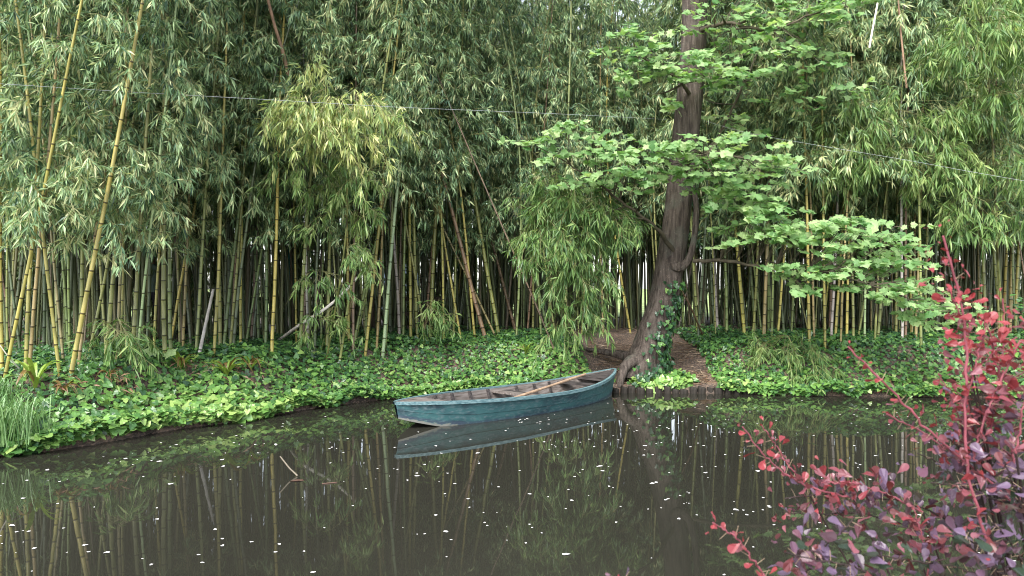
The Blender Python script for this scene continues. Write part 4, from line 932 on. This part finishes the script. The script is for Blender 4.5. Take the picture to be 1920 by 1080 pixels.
# a person standing behind the culms
pe = P(285, 483, 16.6); pz = float(G(pe[0], pe[1]))
def skin_person():
    root = empty('person', (pe[0], pe[1], pz)); tag(root, 'person in pale green jacket and dark trousers half hidden behind the culms', 'person')
    J = {'pel': (0, 0, .92, .14), 'wai': (0, 0, 1.08, .13), 'che': (0, 0, 1.30, .155), 'nec': (0, 0, 1.46, .06), 'jaw': (0, -.02, 1.53, .075), 'hea': (0, -.01, 1.62, .088), 'top': (0, 0, 1.69, .06)}
    E = [('pel', 'wai'), ('wai', 'che'), ('che', 'nec'), ('nec', 'jaw'), ('jaw', 'hea'), ('hea', 'top')]
    for s, n in ((1, 'l'), (-1, 'r')):
        J.update({n + 'hip': (s * .095, 0, .86, .10), n + 'kne': (s * .10, -.02, .48, .062), n + 'ank': (s * .10, .01, .08, .042), n + 'toe': (s * .115, -.15, .035, .035), n + 'sho': (s * .17, 0, 1.39, .065), n + 'elb': (s * .225, .02, 1.12, .046), n + 'wri': (s * .22, -.08, .89, .03), n + 'pal': (s * .218, -.10, .82, .034)})
        E += [('pel', n + 'hip'), (n + 'hip', n + 'kne'), (n + 'kne', n + 'ank'), (n + 'ank', n + 'toe'), ('che', n + 'sho'), (n + 'sho', n + 'elb'), (n + 'elb', n + 'wri'), (n + 'wri', n + 'pal')]
        for f in range(4):
            a, c = f'{n}f{f}', f'{n}g{f}'; yy = -.125 + .018 * f
            J[a] = (s * .215, yy, .775 - .004 * abs(f - 1.5), .009); J[c] = (s * .205, yy - .01, .735 - .006 * abs(f - 1.4), .0075); E += [(n + 'pal', a), (a, c)]
        J[n + 't0'] = (s * .20, -.15, .82, .010); J[n + 't1'] = (s * .195, -.165, .785, .008); E += [(n + 'pal', n + 't0'), (n + 't0', n + 't1')]
    names = list(J); me = bpy.data.meshes.new('body'); me.from_pydata([J[k][:3] for k in names], [(names.index(a), names.index(b)) for a, b in E], [])
    o = link('body', me, root); md = o.modifiers.new('skin', 'SKIN')
    for k, sv in zip(names, me.skin_vertices[0].data): sv.radius = (J[k][3], J[k][3] * (.75 if k in ('che', 'wai', 'pel') else 1)); sv.use_root = k == 'pel'
    o.modifiers.new('sub', 'SUBSURF').levels = 2; o.modifiers['sub'].render_levels = 2
    m, nt, b, out = nodes('skin_and_clothes'); tc = N(nt, 'ShaderNodeTexCoord'); sp = N(nt, 'ShaderNodeSeparateXYZ'); nt.links.new(tc.outputs['Object'], sp.inputs[0])
    dv = N(nt, 'ShaderNodeMath', operation='DIVIDE'); nt.links.new(sp.outputs['Z'], dv.inputs[0]); dv.inputs[1].default_value = 1.75
    r = ramp(nt, [(0, (.03, .025, .02)), (.06, (.02, .022, .04)), (.515, (.16, .24, .20)), (.845, (.45, .24, .18))]); r.color_ramp.interpolation = 'CONSTANT'; nt.links.new(dv.outputs[0], r.inputs[0]); nt.links.new(r.outputs[0], b.inputs['Base Color']); b.inputs['Roughness'].default_value = .7
    me.materials.append(m)
    g = Geo(); u, v = np.meshgrid(np.linspace(0, 6.283, 17)[:-1], np.linspace(0, 1.75, 8)); rr = np.array([.098, .112, .118])
    V = np.stack([np.cos(u) * np.sin(v) * rr[0], np.sin(u) * np.sin(v) * rr[1] + .02, np.cos(v) * rr[2] + 1.635], -1); ix = np.arange(V.shape[0] * 16).reshape(-1, 16); nx = np.roll(ix, -1, 1)
    g.add(V, quads=np.stack([ix[:-1], ix[1:], nx[1:], nx[:-1]], -1).reshape(-1, 4)); link('hair', g.mesh('hair', flat_mat('hair', (.12, .07, .05), .6), True), root)
    for s in (1, -1):
        g = Geo(); tube(g, [(s * .033, -.088, 1.612), (s * .033, -.097, 1.612)], .012, 8)
        link('eye', g.mesh('eye', flat_mat('eye', (.05, .04, .04), .3)), root)
    g = Geo(); tube(g, [(0, -.085, 1.61), (0, -.118, 1.575), (0, -.085, 1.565)], [.008, .017, .008], 8); link('nose', g.mesh('nose', flat_mat('nose_skin', (.45, .24, .18), .6), True), root)
    g = Geo(); tube(g, [(-.025, -.083, 1.535), (0, -.096, 1.535), (.025, -.083, 1.535)], .007, 6); link('mouth', g.mesh('mouth', flat_mat('lips', (.35, .12, .10), .5), True), root)
skin_person()

# ------------------------------------------------------------------ barberry bush in front of the camera
rng = np.random.default_rng(91)
bush_root = np.array([1.25, 1.75, float(G(1.25, 1.75))])
bush = empty('barberry_bush', tuple(bush_root)); tag(bush, 'red and purple barberry bush in front of the pond at lower right', 'bush')
# each branch: pixel path from tip down, depth, stem radius, leaf age at tip and foot (0 red .. 1 dark), leaf size, fascicle density
BB = [
 ([(1768, 442), (1790, 515), (1806, 590), (1815, 680), (1808, 800), (1815, 900), (1850, 1010)], 1.30, .0036, 0, .32, .0205, 1.9),
 ([(1779, 542), (1793, 575), (1808, 605), (1815, 640)], 1.30, .0022, 0, .2, .018, 1.5),
 ([(1850, 596), (1842, 640), (1828, 690), (1815, 740)], 1.31, .0024, 0, .3, .022, 1.5),
 ([(1907, 632), (1880, 650), (1852, 672), (1820, 700)], 1.33, .0022, 0, .35, .024, 1.4),
 ([(1880, 560), (1884, 620), (1878, 690), (1866, 760), (1850, 830)], 1.38, .0024, 0, .45, .023, 1.5),
 ([(1925, 690), (1895, 720), (1862, 760), (1832, 810)], 1.36, .0024, 0, .5, .025, 1.5),
 ([(1760, 700), (1782, 740), (1800, 790), (1812, 850)], 1.4, .0022, 0, .5, .022, 1.3),
 ([(1590, 650), (1640, 700), (1700, 762), (1752, 817), (1840, 890), (1935, 972)], 1.35, .0032, 0, .5, .021, .75),
 ([(1662, 776), (1725, 808), (1790, 850), (1862, 905), (1940, 950)], 1.42, .0026, .05, .7, .022, .8),
 ([(1392, 800), (1430, 850), (1465, 885), (1510, 912), (1600, 935)], 1.45, .0026, 0, .5, .022, .9),
 ([(1428, 797), (1455, 835), (1478, 872), (1505, 905)], 1.47, .0022, 0, .4, .021, .8),
 ([(1336, 980), (1380, 1006), (1412, 1050), (1442, 1095)], 1.25, .0024, .02, .3, .021, .7),
 ([(1470, 935), (1540, 925), (1610, 930), (1690, 938), (1770, 970), (1850, 1020)], 1.5, .0026, .35, .75, .027, 1.5),
 ([(1540, 905), (1600, 905), (1660, 925), (1730, 960)], 1.45, .0024, .1, .7, .027, 1.5),
 ([(1470, 960), (1530, 965), (1610, 960), (1700, 985)], 1.52, .0022, .4, .8, .025, 1.5),
 ([(1610, 955), (1590, 985), (1550, 1020), (1510, 1075), (1500, 1120)], 1.28, .0024, .45, .75, .030, 1.5),
 ([(1470, 1035), (1530, 1050), (1600, 1060), (1650, 1085)], 1.26, .0022, .55, .85, .030, 1.6),
 ([(1715, 958), (1728, 1000), (1738, 1050), (1742, 1110)], 1.4, .0024, .1, .75, .026, .9),
 ([(1912, 640), (1890, 690), (1860, 745), (1838, 810), (1825, 860)], 1.32, .0028, .05, .5, .025, 1.3),
 ([(1850, 600), (1862, 660), (1880, 730), (1895, 800), (1900, 880)], 1.36, .0030, .02, .5, .024, 1.4),
 ([(1935, 640), (1925, 720), (1915, 790), (1905, 850)], 1.28, .0026, .1, .6, .025, 1.2),
 ([(1770, 820), (1820, 845), (1880, 870), (1940, 900)], 1.38, .0026, .3, .8, .028, 1.7),
 ([(1720, 850), (1790, 880), (1850, 920), (1930, 960)], 1.5, .0024, .4, .9, .028, 1.7),
 ([(1745, 905), (1800, 910), (1860, 935), (1930, 950)], 1.33, .0024, .45, .85, .028, 1.6),
 ([(1680, 985), (1760, 1000), (1840, 1020), (1930, 1050)], 1.42, .0024, .4, .95, .028, 1.7),
 ([(1640, 1040), (1700, 1050), (1780, 1060), (1860, 1085)], 1.36, .0024, .5, 1.0, .028, 1.6),
 ([(1860, 980), (1890, 1010), (1920, 1060)], 1.3, .0024, .6, 1.0, .030, 2.0),
 ([(1800, 1010), (1850, 1050), (1890, 1090)], 1.26, .0024, .6, 1.0, .030, 1.8),
 ([(1880, 860), (1905, 920), (1925, 980)], 1.3, .0024, .35, .9, .029, 1.8),
 ([(1570, 1095), (1620, 1080), (1700, 1090)], 1.3, .002, .5, .9, .028, 1.5),
 ([(1790, 760), (1830, 790), (1870, 830), (1910, 870)], 1.4, .0024, .15, .7, .026, 1.5),
 ([(1160, 1076), (1180, 1100), (1240, 1140)], 1.22, .002, .5, .6, .018, .6),
]
for path, d, r, a0, a1, size, dens in BB:
    L = smooth_line([P(px, py, d + .05 * i / len(path)) for i, (px, py) in enumerate(path)], 34)
    tail = smooth_line([L[-1], (L[-1] * .5 + bush_root * .5) + np.array([.02, .02, -.04]), bush_root], 10)
    g = Geo(); r = r * .68; L[2:-1] += rng.normal(0, .0012, (31, 3)); tube(g, L, np.linspace(r * .7, r * 1.1, 34), 7, cap=True, rough=.08)
    tube(g, tail, np.linspace(r * 1.1, r * 2.2, 10), 7, mat=1)
    seg = np.linalg.norm(L[-1] - L[0]); nn = int(seg / .0178 * min(dens, 1.45)) + 4
    PP, DD, NN_, SS, TT, A, B = [], [], [], [], [], [], []
    for j in range(nn):
        f = (j + rng.uniform(0, .6)) / nn; c = L[min(33, int(f * 33))]; tn = unit(L[max(0, int(f * 33) - 1)] - L[min(33, int(f * 33) + 1)])
        grow = .45 + .55 * min(1, f * 4); m_ = 2 if f < .15 else int(round(rng.uniform(1.3, 3.0) * min(dens, 1.25)))
        off = unit(rng.normal(size=3)); sp = c + unit(np.cross(tn, off)) * 0
        for k in range(m_):
            dd = unit(tn * rng.uniform(.1, .7) * (1 if f < .3 else .5) + unit(np.cross(tn, rng.normal(size=3))) * rng.uniform(.6, 1) + np.array([0, 0, .15]))
            spread = .018 if dens > 1.2 else .004
            PP.append(c + dd * .004 + rng.normal(0, spread, 3)); DD.append(dd); nv = unit(rng.normal(0, .75, 3) + np.array([0, -.35, .9])); NN_.append(nv)
            SS.append(size * .92 * min(1.3, rng.lognormal(-.1, .3)) * grow); TT.append(np.clip(a0 + (a1 - a0) * f ** .8 + rng.normal(0, .17), 0, 1))
        if f > .08:
            sdv = unit(np.cross(tn, rng.normal(size=3)) + tn * .3); A.append(c); B.append(c + sdv * .017)
    DD, NN_ = np.array(DD), np.array(NN_); DD = unit(DD - NN_ * np.sum(DD * NN_, 1, keepdims=True) * .6); 
    twigs(g, np.array(A), np.array(B), .0007, mat=2)
    br = rel(link('branch', g.mesh('branch', [M['barberry_stem'] if a0 < .3 else M['barberry_wood'], M['barberry_wood'], M['litter']], True)), bush)
    gl = Geo(); shaped(gl, np.array(PP), DD, NN_, np.array(SS), [(0, .0), (.22, .09), (.5, .22), (.75, .29), (.93, .2), (1, 0), (.93, -.2), (.75, -.29), (.5, -.22), (.22, -.09)], np.array(TT), 0, cup=.18, rng=rng)
    link('leaves', gl.mesh('leaves', M['barberry_leaf']), br)
g = Geo()
for path in ([(1790, 800), (1802, 850), (1832, 930), (1862, 1030), (1885, 1110)], [(1740, 1000), (1790, 990), (1840, 960)], [(1795, 1010), (1850, 1050), (1880, 1100)]):
    L = smooth_line([P(px, py, 1.45) for px, py in path], 16); tube(g, L, np.linspace(.004, .0075, 16) if len(path) > 3 else .0025, 8, rough=.08)
tail = smooth_line([P(1885, 1110, 1.45), bush_root * .5 + P(1885, 1110, 1.45) * .5, bush_root], 10); tube(g, tail, .009, 8)
rel(link('stem', g.mesh('stem', M['barberry_wood'], True)), bush)
bpy.context.view_layer.update()
